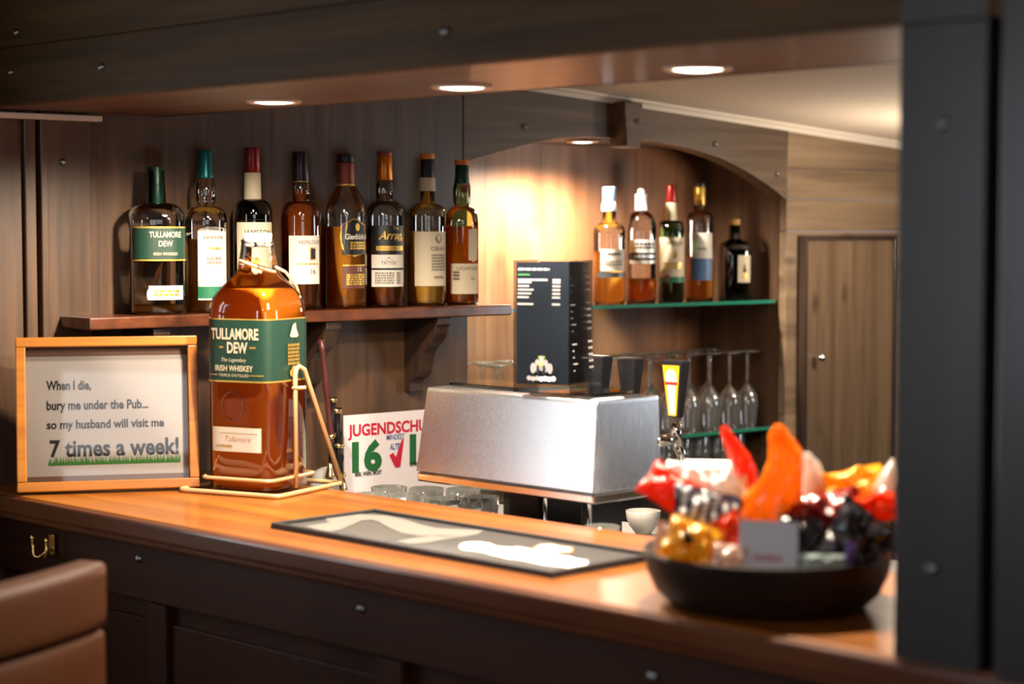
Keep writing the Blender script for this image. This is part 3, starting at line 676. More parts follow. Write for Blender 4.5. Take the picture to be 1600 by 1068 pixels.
# 8 olive bottle
bottle(722, 478, 'olive glass bottle with orange stopper and green capsule, at right end of wooden shelf', std(478, 350, 26, 326, 11.5, 261, bulge=(14, 306)), on_shelf(722), 'olive', 'red', 356,
       [('stopper', [(11, 253), (11.2, 254), (11.2, 261)], orangecap), ('capsule', [(10.4, 261.5), (10.4, 278), (12.2, 290)], greencap)],
       [('upper_label', 361, 409, 17.5, 9, [M['cream'], greyink], [('poly', [(9 * math.cos(2 * PI * i / 24), 385 + 27 * math.sin(2 * PI * i / 24)) for i in range(24)], 0)]),
        ('front_label', 414, 461, 6, 25, [M['cream'], brownlab, redink], [('text', 'LAGAVULIN', 4, 421, 6, 1, {'w': 36}), ('text', '16', 12, 437, 6, 2), ('bars', -20, -10, 425, 440, 3, 1)]),
        ('tax_stamp', 290, 305, 8, 5, ([pinkstamp], .0165), [])], SHELF_GROUP)

# ------------------------------------------------------------------ alcove glass shelves
edgeg = mat('green_glass_edge', '2f8f76', .15, 0, .3, .2)
def glass_shelf(z, off0, off1, label, th=.008):
    a, b2 = tL + .003, tJ - .004
    sh = thing('glass_shelf', label, 'glass shelf', Wp((a + b2) / 2, (off0 + off1) / 2, z - th), ANG_W)
    mb = MB(); mb.box((0, 0, th / 2), (b2 - a, abs(off1 - off0), th)); mb.build('pane', clear_glass('shelf_glass_%d' % int(z * 100), (.86, .95, .92), (.5, .75, .68), .02), sh)
    mb = MB(); mb.box((0, -abs(off1 - off0) / 2 - .0005, th / 2), (b2 - a, .001, th)); mb.build('polished_edge', edgeg, sh)
GS_Z = (pw(1218, 468, -.03).z + pw(928, 477, -.03).z) / 2
glass_shelf(GS_Z, -ND + .002, -.03, 'upper green-edged glass shelf in the alcove, holding spirit bottles')
LS_Z = pw(1187, 667, -.03).z
glass_shelf(LS_Z, -ND + .002, -.03, 'lower green-edged glass shelf in the alcove, holding upturned wine glasses')
def on_gs(px, off=-.10): p = pw(px, 470, off); p.z = GS_Z + .0004; return p
bottle(951.5, 471, 'clear bottle with white cap and collar, leftmost on the alcove glass shelf', std(471, 362, 25.6, 345, 11, 292), on_gs(951.5), 'clear', 'orange', 389.5,
       [('cap', [(9.5, 290), (9.8, 291), (9.8, 313)], bluecap), ('collar', [(10, 313), (11.3, 318), (11.6, 327)], white_cap)],
       [('front_label', 386, 420, 8, 22, [M['creamwhite'], M['ink'], greyink], [('bars', -10, 12, 391, 396, 1, 1), ('bars', -14, 14, 403, 412, 2, 2)]), ('lower_band', 422, 430, 4, 24, [slate, M['silver']], [])], AL_GROUP)
bottle(1001.5, 471, 'clear bottle with silver capsule and round stopper, second on the alcove glass shelf', std(471, 362, 24, 330, 9.5, 302), on_gs(1001.5), 'clear', 'red', 433.7,
       [('stopper', [(2, 293.5), (5, 295), (5.6, 299), (4, 302)], M['silver']), ('capsule', [(9, 302), (9.3, 303), (9.3, 314), (10, 328)], M['silver'])],
       [('front_label', 373, 410, 4, 24, [mat('pewter_label', 'b5b2ac', .35, .3), M['ink'], M['silver']], [('rect', -24, 24, 393, 405, 1), ('bars', -16, 18, 377, 388, 2, 1), ('bars', -14, 20, 396, 402, 1, 2)])], AL_GROUP)
bottle(1048, 471, 'bright green bottle with red cap and cream label, on the alcove glass shelf', std(471, 362, 21.2, 342, 8.6, 294), on_gs(1048), 'green', 'amber', 420,
       [('cap', [(7.4, 290), (7.7, 291), (7.7, 316)], redcap), ('neck_label', [(8, 317), (8.2, 326), (9.2, 346)], M['cream'])],
       [('front_label', 371, 441, 3, 24, [M['cream'], M['ink'], greenband, redink, M['gold']], [('poly', [(24 - 48 * i / 12, 371.5 - 3 * math.sin(PI * i / 12)) for i in range(13)], 0), ('text', 'JAMESON', 2, 380, 7, 1, {'w': 30}), ('poly', ell(4, 398, 3, 6), 4), ('bars', -14, 14, 409, 420, 2, 4), ('rect', -24, 24, 432, 441, 2), ('poly', ell(-9, 434, 5, 5), 3)])], AL_GROUP)
bottle(1092.5, 467, 'gold-capsuled bottle with white over blue label, fourth on the alcove glass shelf', std(467, 345, 22.4, 328, 9, 286, bulge=(10.5, 318)), on_gs(1092.5), 'clear', 'amber', 399,
       [('cap', [(8.4, 283), (8.7, 284), (8.7, 289.5)], blackfoil), ('capsule', [(8.5, 290), (8.5, 304), (9, 318)], M['gold'])],
       [('front_label', 361.5, 434.7, 5, 18, [M['creamwhite'], bluelab, greyink], [('rect', -18, 18, 401, 434.7, 1), ('bars', -8, 6, 384, 388, 1, 2)])], AL_GROUP)
bottle(1147, 463, 'short dark bottle with cork stopper, last on the alcove glass shelf', [(24, 463), (24, 459), (24, 385), (23, 379), (18, 374.5), (11, 371), (8, 367), (7.6, 346)], on_gs(1147), 'black', None, None,
       [('stopper', [(8, 338), (8.3, 339), (8.3, 347)], mat('cork', 'b08a4c', .7))],
       [('front_label', 394, 436, 15, 11, [M['cream'], M['ink'], M['gold']], [('poly', [(-3, 420), (0, 405), (3, 420)], 1), ('bars', -5, 5, 422, 430, 2, 2)])], AL_GROUP, sq(3.5, .35))

# ------------------------------------------------------------------ glasses in the alcove and on the bench
ORD = ['first', 'second', 'third', 'fourth', 'fifth', 'sixth', 'seventh', 'eighth', 'ninth', 'tenth', 'eleventh', 'twelfth', 'thirteenth', 'fourteenth', 'fifteenth', 'sixteenth']
def wine_glass_mesh():
    # standing upside down: rim at z 0, foot on top
    mb = MB(); mb.lathe([(.0225, 0), (.0245, .02), (.0265, .045), (.0272, .062), (.024, .078), (.016, .09), (.008, .098), (.0042, .106)], 28)
    bowl = mb
    st = MB(); st.lathe([(.0042, .106), (.0034, .115), (.0032, .165), (.0042, .174)], 16)
    ft = MB(); ft.lathe([(.0042, .174), (.012, .178), (.026, .1815), (.0305, .183), (.0305, .1845), (0, .1845)], 28)
    return bowl, st, ft
proto = None
n_gl = 0
for row, off, t0, nn in (('front', -.075, tJ - .052, 13), ('back', -.175, tJ - .085, 13)):
    for q in range(nn):
        t = t0 - q * .0665
        if t < tL + .02: break
        lab = 'upturned stemmed glass on lower alcove shelf, %s from the right in the %s row' % (ORD[q], row)
        if proto is None:
            proto = thing('wine_glass', lab, 'wine glass', (0, 0, 0), 0, 'upturned wine glasses on the lower alcove shelf')
            b_, s_, f_ = wine_glass_mesh()
            # open bowl: drop the rim cap
            b_.f = [f for f in b_.f if len(f) < 28 or f[0] > 27]; b_.m = b_.m[:len(b_.f)]; b_.s = [len(f) == 4 for f in b_.f]
            b_.build('bowl', M['stem'], proto); s_.build('stem', M['stem'], proto); f_.build('foot', M['stem'], proto); g = proto
        else: g = copy_tree(proto)
        p = Wp(t, off + random.uniform(-.006, .006), LS_Z + .0005); g.location = p; g.rotation_euler = (0, 0, random.uniform(0, 6)); g['label'] = lab
def tumbler_mesh(r0, r1, h, flutes=0):
    mb = MB(); sec = (lambda th: 1 + .03 * math.cos(th * flutes)) if flutes else None
    mb.lathe([(0, .0), (r0 * .94, .0), (r0, .002), (r0 + (r1 - r0) * .5, h * .5), (r1, h), (r1 - .002, h), (r0 - .002 + (r1 - r0) * .5, h * .5), (r0 - .0025, .008), (0, .007)], 30, sec); return mb
tp = None
for q in range(8):
    t = tJ - .05 - q * .062; lab = 'upturned tumbler under the lower alcove shelf, %s from the right' % ORD[q]
    if tp is None: tp = tumbler_mesh(.026, .029, .105).build('tumbler', M['tumbler']); tag(tp, lab, 'tumbler', 'tumblers under the lower alcove shelf'); g = tp
    else: g = tp.copy(); COL.objects.link(g); g['label'] = lab
    g.rotation_euler = (PI, 0, 0); g.location = Wp(t, -.12, NZ0 + .1055)
pos = [(752, 775), (695, 778), (637, 772), (580, 771), (724, 763), (666, 762), (608, 760), (726, 792), (666, 792)]
bp_ = None
for q, (x, y_) in enumerate(pos):
    p = at_z(x, y_, BE_Z + .0935); lab = 'empty faceted tumbler behind the bar counter, %s from the left of its cluster' % ORD[sorted(range(len(pos)), key=lambda i: pos[i][0]).index(q)]
    if bp_ is None: bp_ = tumbler_mesh(.024, .032, .093, 10).build('tumbler', M['tumbler']); tag(bp_, lab, 'tumbler', 'faceted tumblers behind the bar counter'); g = bp_
    else: g = bp_.copy(); COL.objects.link(g); g['label'] = lab
    g.location = (p.x, p.y, BE_Z + .0005); g.rotation_euler = (0, 0, q)
p = pbar(941, 810, .50)
o = tumbler_mesh(.022, .027, .10, 8).build('tumbler', clear_glass('greenish_glass', (.9, .95, .75), (.45, .5, .25), .02, 1.4, .12), None, (p.x, p.y, BE_Z + .0005)); tag(o, 'greenish tumbler behind the counter under the steel box corner', 'tumbler')
p = at_z(1005, 834, BE_Z)
mb = MB(); mb.lathe([(.014, 0), (.016, .003), (.026, .016), (.031, .03), (.0325, .043), (.0315, .0435), (.0295, .03), (.024, .017), (.012, .006), (0, .005)], 36)
riser = BE_Z
o = mb.build('small_bowl', M['white'], None, (p.x, p.y, BE_Z + .0005)); o.scale = (1.0, 1.0, 1.0); tag(o, 'small white porcelain bowl behind the bar counter, left of the sweets bowl', 'bowl')

# ------------------------------------------------------------------ steel beer tap box
SV0 = uv(Vector((-.212, 3.345, 0)))[1]; SD = .147
fu = lambda x, y_: uv(pbar(x, y_, SV0))[0]
u_l, u_r = fu(668, 670), fu(933, 700); z_t = pbar(933, 627, SV0).z; z_b = pbar(929, 787, SV0).z
tapb = thing('beer_tap_tower', 'brushed steel beer tap housing standing behind the bar counter', 'beer tap tower', B((u_l + u_r) / 2, SV0 + SD / 2, BE_Z + .0005), ANG_U)
wx = (u_r - u_l) / 2; wy = SD / 2; zt = z_t - BE_Z; zb = z_b - BE_Z
mb = MB(); lip = .018; spl = .014
rings = [(-.001, -.001, zt - .0), (spl * .05, .001, zt - .006), (spl, spl, zb + lip), (spl * .6, spl * .6, zb + lip * .9)]
vs = []
for dx, dy, z in rings: vs += [(-wx - dx, -wy - dy, z), (wx + dx * .3, -wy - dy, z), (wx + dx * .3, wy + dy * .3, z), (-wx - dx, wy + dy * .3, z)]
fs = [(3, 2, 1, 0)[::-1]]
for i in range(len(rings) - 1):
    for k in range(4): a = 4 * i + k; b2 = 4 * i + (k + 1) % 4; fs.append((b2, a, a + 4, b2 + 4))
fs.append(tuple(4 * (len(rings) - 1) + k for k in (3, 2, 1, 0)))
mb.add(vs, fs); mb.build('steel_housing', M['steel'], tapb, bevel=.004, bseg=3)
mb = MB(); q = spl * .93; mb.box((-q * .35, -q * .35, zb + lip * .44), (2 * wx + q * 1.3, 2 * wy + q * 1.3, lip * .88)); mb.build('bottom_lip', M['polished'], tapb, bevel=.003)
mb = MB(); mb.box((-.02, .018, zt + .0035), (2 * wx * .86, wy * 1.3, .005)); mb.build('glass_top', clear_glass('top_plate_glass', (.88, .96, .93), (.4, .65, .55), .02), tapb, bevel=.001)
um = (u_l + u_r) / 2; pu = lambda x: uv(pbar(x, 800, SV0 + .02))[0] - um
for x0_, x1_, mm in ((783, 839, mat('brown_lacquer', '2a1a10', .2, 0, .4)), (851, 906, M['black'])):
    mb = MB(); mb.box(((pu(x0_) + pu(x1_)) / 2, .0, zb / 2 - .001), (pu(x1_) - pu(x0_), .10, zb - .003)); mb.build('pedestal', mm, tapb, bevel=.003)
for x_, r_ in ((845, .006), (912, .004)):
    mb = MB(); mb.tube([(pu(x_), -.04, 0), (pu(x_), -.04, zb - .002)], r_, 12); mb.build('chrome_rail', M['chrome'], tapb)
yel = mat('yellow_plate', 'e8a723', .35); hblack = M['black']; blueedge = mat('blue_grey_edge', '5c7fb4', .3, .4)
def tap(lx, badge, xoff=0):
    y0 = wy
    fz = zt - .075
    mb = MB(); mb.tube([(lx, y0 - .002, fz), (lx, y0 + .055, fz)], .010, 14); mb.tube([(lx, y0 + .05, fz - .012), (lx, y0 + .05, fz + .03)], [.013, .008], 14)
    mb.tube([(lx, y0 + .05, fz - .004), (lx, y0 + .066, fz - .03), (lx, y0 + .072, fz - .075)], [.010, .008, .006], 12); f = mb.build('faucet', M['chrome'], tapb)
    h = MB(); z0 = fz + .035; z1 = zt + .055; c = y0 + .05
    h.add([(lx - .010, c - .008, z0), (lx + .010, c - .008, z0), (lx + .010, c + .008, z0), (lx - .010, c + .008, z0),
           (lx - .021, c - .013, z1), (lx + .021, c - .013, z1), (lx + .021, c + .013, z1), (lx - .021, c + .013, z1)],
          [(3, 2, 1, 0), (4, 5, 6, 7), (0, 1, 5, 4), (1, 2, 6, 5), (2, 3, 7, 6), (3, 0, 4, 7)])
    ho = h.build('tap_handle', hblack, tapb, bevel=.003)
    if badge:
        pm = MB(); fn = lambda s, z, off: (lx + s, c - .0085 - (.005) * ((z - z0) / (z1 - z0)) - off - .0004, z)
        w0, w1 = .0085, .018
        items = [('poly', [(-w0, z0 + .004), (w0, z0 + .004), (w1, z1 - .008), (-w1, z1 - .008)], 0), ('poly', [(-w0 * .7, z0 + .006), (w0 * .7, z0 + .006), (w1 * .5, z0 + .06), (-w1 * .5, z0 + .06)], 1), ('poly', ell(0, z1 - .028, .012, .014), 1), ('rect', -.013, .013, z1 - .04, z1 - .035, 2)]
        lay(pm, fn, items, 0); pm.build('badge', [yel, M['creamwhite'], redink], ho)
    return ho
tap(wx - .005, True); tap(wx - .105, False); tap(wx - .175, False)

# menu holder: four clear sides with dark cards
E = at_z(890, 622, z_t); P4 = Vector((E.x, E.y, z_t + .0065)); ma = math.radians(25)
S_ = .0985; HM = .213
menu = thing('menu_holder', 'tall four-sided acrylic menu holder with dark drinks cards on the steel tap housing', 'menu holder', P4 + Vector((-math.cos(ma), math.sin(ma), 0)) * S_ / 2 + Vector((math.sin(ma), math.cos(ma), 0)) * S_ / 2, -ma)
card = mat('dark_menu_card', '1b222c', .3, 0, .5); cwhite = mat('menu_white', 'd5d5d5', .6); cgreen = mat('menu_green', '4f9a5a', .6); clime = mat('lime_cap', 'a9d04a', .5)
mb = MB(); hs = S_ / 2
for sx, sy, lx, ly in ((0, -1, S_, .0025), (0, 1, S_, .0025), (1, 0, .0025, S_ - .005), (-1, 0, .0025, S_ - .005)): mb.box((sx * hs, sy * hs, HM / 2), (lx, ly, HM))
mb.box((0, 0, .001), (S_ - .004, S_ - .004, .002)); mb.build('acrylic_sleeve', M['pane'], menu)
def menu_card(fnp, items, name):
    pm = MB(); lay(pm, fnp, [('rect', -.046, .046, .014, HM - .003, 0)] + items, 0, .0002); pm.build(name, [card, cwhite, cgreen, clime], menu)
rows = []
for q, z in enumerate((.182, .178, .172, .166, .160, .154, .143)):
    rows += [('rect', -.043, -.043 + (.052 if q == 0 else .028 - .004 * (q % 3)), z - .0016, z + .0016, 1), ('rect', .018, .032, z - .0016, z + .0016, 1)]
emb = [('poly', [(-.006, .06), (.006, .06), (.006, .055), (-.006, .055)], 3)]
for q in range(5): emb.append(('poly', ell((q - 2) * .0075, .040 + .004 * (2 - abs(q - 2)), .0048, .0125 - abs(q - 2) * .002, 16), 1))
for q in range(7): emb.append(('poly', ell((q - 3) * .0072, .024 - .001 * (q % 2), .0042, .004, 12), 1))
emb += [('poly', ell((q - .5) * .011, .038, .0022, .008, 12), 0) for q in range(2)] + [('poly', ell(0, .047, .0025, .004, 12), 3)]
menu_card(lambda s, z, off: (s, -hs + .004 - off, z), [('bars', -.043, .012, .1965, .2015, 1, 1), ('rect', -.043, -.022, .189, .1915, 2)] + rows + emb, 'front_card')
side = [('rect', .020, .036, .195, .198, 2)]
for q in range(15):
    z = .186 - q * .0105
    if q in (3, 9): continue
    side += [('rect', .024, .031, z - .0018, z + .0018, 1), ('rect', .033, .040, z - .0018, z + .0018, 1), ('rect', -.042, -.036 + .012 * (q % 3 == 1), z - .003, z - .001, 1)]
menu_card(lambda s, z, off: (hs - .004 + off, s, z), side, 'side_card')
menu_card(lambda s, z, off: (-s, hs - .004 + off, z), rows, 'back_card')

# white napkin box behind the sweets
p = pbar(1112, 735, .62); nb = thing('napkin_box', 'flat white box on the work bench behind the sweets bowl', 'box', (p.x, p.y, BE_Z + .0005), ANG_U * .2)
hh = p.z + .014 - BE_Z
mb = MB(); mb.box((0, 0, hh / 2 - .005), (.085, .06, hh - .01)); mb.build('body', M['paper'], nb, bevel=.003)
mb = MB(); mb.box((0, 0, hh - .0045), (.088, .063, .009)); mb.build('lid', mat('pinkish_white', 'e6d6ce', .6), nb, bevel=.002)

# ------------------------------------------------------------------ youth-protection sign under the shelf
a = pw(537, 705, .03); q0 = wt(a); sw = .30; szb, szt = BE_Z + .0005, pw(537, 649, .03).z
sg = thing('notice_sign', 'white age-limit notice leaning on the wall beneath the wooden shelf', 'sign', Wp(q0 + sw / 2, .03, szb), ANG_W)
sh = szt - szb
mb = MB(); mb.box((0, 0, sh / 2), (sw, .003, sh)); 
sgred = mat('sign_red', 'b3122e', .5); sggreen = mat('sign_green', '14592a', .5); sgblue = mat('sign_blue', '2a4a86', .5)
kx = sw / 185.0
fn = lambda s, z, off: (s, -.0016 - off, z)
SX = lambda x: wt(pw(x, 705, .03)) - q0 - sw / 2
SZ = lambda y_: sh - (y_ - 649) * (3.68 / FPX)
items = [('text', 'JUGENDSCHUTZ', SX(543), SZ(674), .0235, 1, {'al': 'l', 'w': .238, 'bold': .035}), ('text', '16', SX(549), SZ(717), .058, 2, {'al': 'l', 'w': .074, 'bold': .05}), ('text', '18', SX(639), SZ(712), .058, 2, {'al': 'l', 'w': .074, 'bold': .05}),
         ('text', 'MINDEST', SX(603), SZ(690), .0115, 3, {'al': 'l', 'w': .045, 'bold': .01}), ('text', 'ALTER', SX(608), SZ(706), .0125, 3, {'al': 'l', 'w': .032, 'bold': .02}),
         ('poly', [(SX(607), SZ(720)), (SX(613), SZ(716)), (SX(617), SZ(724)), (SX(627), SZ(695)), (SX(630), SZ(694)), (SX(624), SZ(741)), (SX(616), SZ(741))], 1),
         ('text', 'BIER, WEIN, MOST', SX(553), SZ(746), .008, 4, {'al': 'l', 'w': .066, 'bold': .03}), ('text', 'SPIRITUOSEN', SX(639), SZ(738), .008, 4, {'al': 'l', 'w': .06, 'bold': .03})]
lay(mb, fn, items, 0); mb.build('board', [mat('sign_white', 'd9d0d2', .3), sgred, sggreen, sgblue, M['ink']], sg)

# bagpipe ornament beside the sign
p = pw(506, 740, .09); bg = thing('bagpipe_ornament', 'dark bagpipe ornament with brass ends, between the big bottle and the notice sign', 'ornament', (p.x, p.y, BE_Z + .0005), ANG_W)
kk = p.y / FPX
mb = MB(); bm_ = bmesh.new(); bmesh.ops.create_icosphere(bm_, subdivisions=3, radius=1)
for v in bm_.verts:
    n = math.sin(v.co.x * 5 + 1) * math.sin(v.co.z * 6) * .10; c = v.co * (1 + n); v.co = Vector((c.x * .032, c.y * .026, c.z * .05 + .052 + .01 * c.x))
mb.add([v.co[:] for v in bm_.verts], [[v.index for v in f.verts] for f in bm_.faces], 0, True); bm_.free()
mb.build('bag', mat('grey_fleece', '8a8782', .9, noise=.4, nscale=70), bg)
dk = mat('ebony', '140f0e', .3, 0, .3); rd = mat('reddish_wood', '4a2320', .35, 0, .2)
ztop = pw(500, 530, .09).z - BE_Z
def drone(x0, z0, x1, z1, r, m, ferr):
    mb = MB(); d = Vector((x1 - x0, 0, z1 - z0)); n = 12; pts = []; rr = []
    for i in range(n + 1): pts.append(Vector((x0, -.012, z0)) + d * (i / n)); rr.append(r * (1.25 if i % 4 == 0 else .9))
    mb.tube(pts, rr, 10); dr = mb.build('drone', m, bg)
    for f in ferr:
        c = Vector((x0, -.012, z0)) + d * f; mb = MB(); mb.lathe([(r * 1.1, -.006), (r * 1.5, -.002), (r * 1.2, .004)], 12, c=c); mb.build('ferrule', M['brass'], dr)
drone(.018, .08, -.012, ztop, .006, rd, (.3,)); drone(.03, .07, .022, pw(530, 636, .09).z - BE_Z, .0085, dk, (.1, .5, .97)); drone(.008, .09, .014, pw(517, 620, .09).z - BE_Z, .006, dk, (.5, .97))
mb = MB(); mb.lathe([(.011, 0), (.009, .004), (.0065, .014), (.004, .024), (.002, .028)], 16, c=(-.008, -.032, .085)); mb.build('brass_bell', M['brass'], bg)
mb = MB(); mb.lathe([(.008, 0), (.0065, .004), (.005, .010), (.002, .018)], 16, c=(.034, -.02, .055)); mb.build('brass_bell', M['brass'], bg)

# ------------------------------------------------------------------ big whisky bottle in its cradle
th = math.radians(27)
Pb = Vector((-.437, 3.300, BAR_Z + .006)); kb = Pb.y / FPX
bb = 773
big_sect = sq(5.5)
profb = [(58, 773), (61, 770), (61, 500), (60, 488), (57, 477), (51, 466), (43, 456), (35, 447), (28, 439), (25, 431), (24.5, 425), (21, 400), (20.5, 392), (21, 386)]
t = bottle(395, bb, 'oversized square whisky bottle with dark green label, in a wire cradle on the bar', profb, Pb, 'clear', 'big', 462,
           [('cap', [(21.8, 376), (22.5, 377), (22.5, 388), (21.5, 391)], mat('cream_cap', 'e8dcc4', .35)), ('neck_ring', [(21.5, 392), (22, 394), (21.4, 397)], M['cream'])],
           [], None, big_sect, 0, kb, name='large_whisky_bottle', wall=2.2)
t.rotation_euler = (0, 0, -th)
R = 61 * kb; fn0 = perim(R + .0003, big_sect, 0); Zb = lambda y_: (bb - y_) * kb
mb = MB(); fnb = lambda s, y_, off: fn0(s * kb, Zb(y_), off)
lay_px(mb, fnb, [('rect', -57, 166, 605, 507, 0), ('rect', -57, 166, 509, 507, 2), ('rect', -57, 166, 605, 602.5, 2), ('text', 'TULLAMORE', -2, 530, 17, 1, {'w': 88, 'bold': .03}),
                 ('text', 'DEW', 4, 551, 17, 1, {'w': 38, 'bold': .03}), ('bars', -30, -22, 549, 553, 1, 2), ('bars', 27, 38, 549, 553, 1, 2), ('text', 'The Legendary', -2, 570, 6, 1, {'w': 46, 'shear': .3}), ('text', 'IRISH WHISKEY', -2, 583, 9, 1, {'w': 70, 'bold': .02}),
                 ('text', 'TRIPLE DISTILLED', -2, 594, 4.5, 1, {'w': 56}), ('rect', -50, -32, 593, 594.5, 2), ('rect', 28, 50, 593, 594.5, 2),
                 ('poly', [(104, 535), (112, 518), (120, 514), (122, 524), (128, 534), (124, 537), (110, 537)], 1), ('bars', 98, 130, 546, 580, 6, 2), ('poly', ell(110, 592, 7, 6), 2), ('poly', ell(119, 592, 7, 6), 2), ('poly', ell(114, 586, 6, 5), 2)], 0)
mb.build('front_label', [M['dgreen'], M['cream'], M['gold']], t)
mb = MB(); lay_px(mb, fnb, [('rect', -46, 46, 713, 674, 1), ('rect', -45, 45, 712, 675, 0), ('text', 'Tullamore', 4, 692, 9, 2, {'shear': .4, 'w': 48}), ('bars', -36, -6, 701, 706, 1, 1), ('rect', -30, 40, 683, 684, 1)], 0)
mb.build('lower_label', [M['creamwhite'], M['gold'], mat('rose_ink', 'b07a68', .6)], t)
mb = MB(); mb.tube([fnb(-6 + 20 * math.cos(2 * PI * i / 32), 642 + 22 * math.sin(2 * PI * i / 32), .0003) for i in range(32)], .0014, 6, True); mb.build('embossed_seal', M['glass'], t)
cr_ = thing('bottle_cradle', 'gold wire tilting cradle holding the oversized whisky bottle', 'bottle cradle', (Pb.x, Pb.y, BAR_Z + .0004), -th)
wire = mat('gold_wire', 'd8b483', .35, .35)
def rrect(x0, x1, y0, y1, z, r=.012, n=5):
    pts = []
    for cx_, cy_, a0 in ((x1 - r, y1 - r, 0), (x0 + r, y1 - r, PI / 2), (x0 + r, y0 + r, PI), (x1 - r, y0 + r, 3 * PI / 2)):
        for i in range(n + 1): a = a0 + PI / 2 * i / n; pts.append((cx_ + r * math.cos(a), cy_ + r * math.sin(a), z))
    return pts
mb = MB(); mb.tube(rrect(-.105, .098, -.088, .115, .0042), .0042, 10, True); mb.build('base_loop', wire, cr_)
hb = R + .0045
mb = MB(); mb.tube(rrect(-hb, hb, -hb, hb, .026, .016), .0032, 10, True); mb.build('lower_ring', wire, cr_)
for s in (1, -1):
    x = s * (hb + .004); zt_ = .215
    mb = MB(); mb.tube([(x, 0, .008), (x, 0, zt_ - .012), (x, .004, zt_ - .003), (x, .012, zt_), (x + s * .004, .022, zt_ - .006), (x + s * .006, .035, zt_ - .035), (s * .0975, .112, .0045)], .0042, 10); mb.build('side_support', wire, cr_)
    mb = MB(); mb.tube([(x - s * .004, -.004, .178), (x + s * .018, .006, .180)], .0032, 8); mb.build('pivot_pin', wire, cr_)
mb = MB(); zn = Zb(428) + .006; nr = 27 * kb
mb.tube([(nr * math.cos(2 * PI * i / 28), nr * math.sin(2 * PI * i / 28), zn + .010 * math.cos(2 * PI * i / 28 + 2.6)) for i in range(28)], .0030, 8, True)
mb.tube([(nr * .8, nr * .5, zn), (nr * 1.25, nr * 1.0, zn - .010), (.046, .050, zn - .035), (.048, .068, zn - .075), (.044, hb + .004, zn - .13), (.044, hb + .004, .028)], .0028, 8); mb.build('neck_loop', wire, cr_)

# ------------------------------------------------------------------ framed saying
zf = BAR_Z + .0006
A_ = at_z(27, 772, zf); Bq = at_z(311, 763, zf); fx = (Bq - A_).normalized(); fwid = (Bq - A_).length; fang = math.atan2(fx.y, fx.x)
fhei = .262; lean = math.radians(7)
fo = thing('framed_saying', 'framed humorous pub saying leaning on the wall at the left bar end', 'picture frame', (A_ + Bq) / 2, fang)
tiltm = lambda x, y_, z: (x, y_ * math.cos(lean) + z * math.sin(lean) + .0, z * math.cos(lean) - y_ * math.sin(lean) + .003)
fw = .0165
def tilt_box(mb, x0, x1, z0, z1, y0, y1, mi=0):
    p = [tiltm(x, y_, z) for z in (z0, z1) for y_ in (y0, y1) for x in (x0, x1)]
    mb.add(p, [(0, 2, 3, 1), (4, 5, 7, 6), (0, 1, 5, 4), (2, 6, 7, 3), (0, 4, 6, 2), (1, 3, 7, 5)], mi)
mb = MB(); hw_ = fwid / 2
tilt_box(mb, -hw_, hw_, 0, fw, -.018, .004); tilt_box(mb, -hw_, hw_, fhei - fw, fhei, -.018, .004); tilt_box(mb, -hw_, -hw_ + fw, fw, fhei - fw, -.018, .004); tilt_box(mb, hw_ - fw, hw_, fw, fhei - fw, -.018, .004)
mb.build('frame', M['frame'], fo, bevel=.002)
mb = MB(); tilt_box(mb, -hw_ + .004, hw_ - .004, .004, fhei - .004, .002, .0035); 
fnf = lambda s, z, off: tiltm(s, .0018 - off, z)
K = fwid / 286.0; FX = lambda x: -hw_ + (x - 26) * K; FZ = lambda y_: (772 - y_) * (fhei / 246.0)
items = [('rect', FX(41), FX(299), FZ(748), FZ(556), 1)]
for tx, x0, yy, h, ww in (('When I die,', 73, 602, 15, 70), ('bury me under the Pub...', 73, 634, 15, 160), ('so my husband will visit me', 73, 665, 14, 185), ('7 times a week!', 77, 703, 27, 204)):
    items.append(('text', tx, FX(x0), FZ(yy) , h * K, 2, {'al': 'l', 'w': ww * K, 'bold': .03}))
rnd = random.Random(3)
for q in range(104):
    x = 74 + q * 2.0; hgt = rnd.uniform(9, 17); items_blade = [(FX(x), FZ(731)), (FX(x + 3.2), FZ(731)), (FX(x + 1.6 + rnd.uniform(-1.5, 1.5)), FZ(731 - hgt))]
    items.append(('poly', items_blade, 3))
mb2 = mb
for it in items: lay(mb2, (lambda s, z, off, o=(0 if it[0] == 'rect' else .0003): fnf(s, z, off + o)), [it], 0)
mb2.build('print', [mat('brown_mount', '7a5c4c', .8), mat('sign_paper', 'bdb5b0', .8), M['ink'], mat('grass_print', '3f7d2f', .7)], fo)
mb = MB(); tilt_box(mb, -hw_ + fw - .002, hw_ - fw + .002, fw - .002, fhei - fw + .002, -.006, -.0045); mb.build('glass_pane', M['pane'], fo)

# ------------------------------------------------------------------ bar mat
c1, c2, c3, c4 = (at_z(x, y_, BAR_Z + .006) for x, y_ in ((431, 820), (874, 897), (1017, 867), (577, 796)))
ml = ((c2 - c1).length + (c3 - c4).length) / 2; mw_ = .205; mc = (c1 + c2 + c3 + c4) / 4; md_ = ((c2 - c1) + (c3 - c4)).normalized(); mang = math.atan2(md_.y, md_.x)
bmth = thing('bar_mat', 'dark rubber bar mat with white printed design on the counter', 'bar mat', (mc.x, mc.y, BAR_Z + .0003), mang)
rub = mat('black_rubber', (.022, .020, .020, 1), .55)
m, N, L, b = newmat('studded_rubber'); tcn = N.new('ShaderNodeTexCoord'); vo = N.new('ShaderNodeTexVoronoi'); vo.inputs['Scale'].default_value = 190; vo.inputs['Randomness'].default_value = 0
L.new(tcn.outputs['Object'], vo.inputs['Vector']); bp = N.new('ShaderNodeBump'); bp.inputs['Strength'].default_value = .9; bp.inputs['Distance'].default_value = .003; bp.invert = True
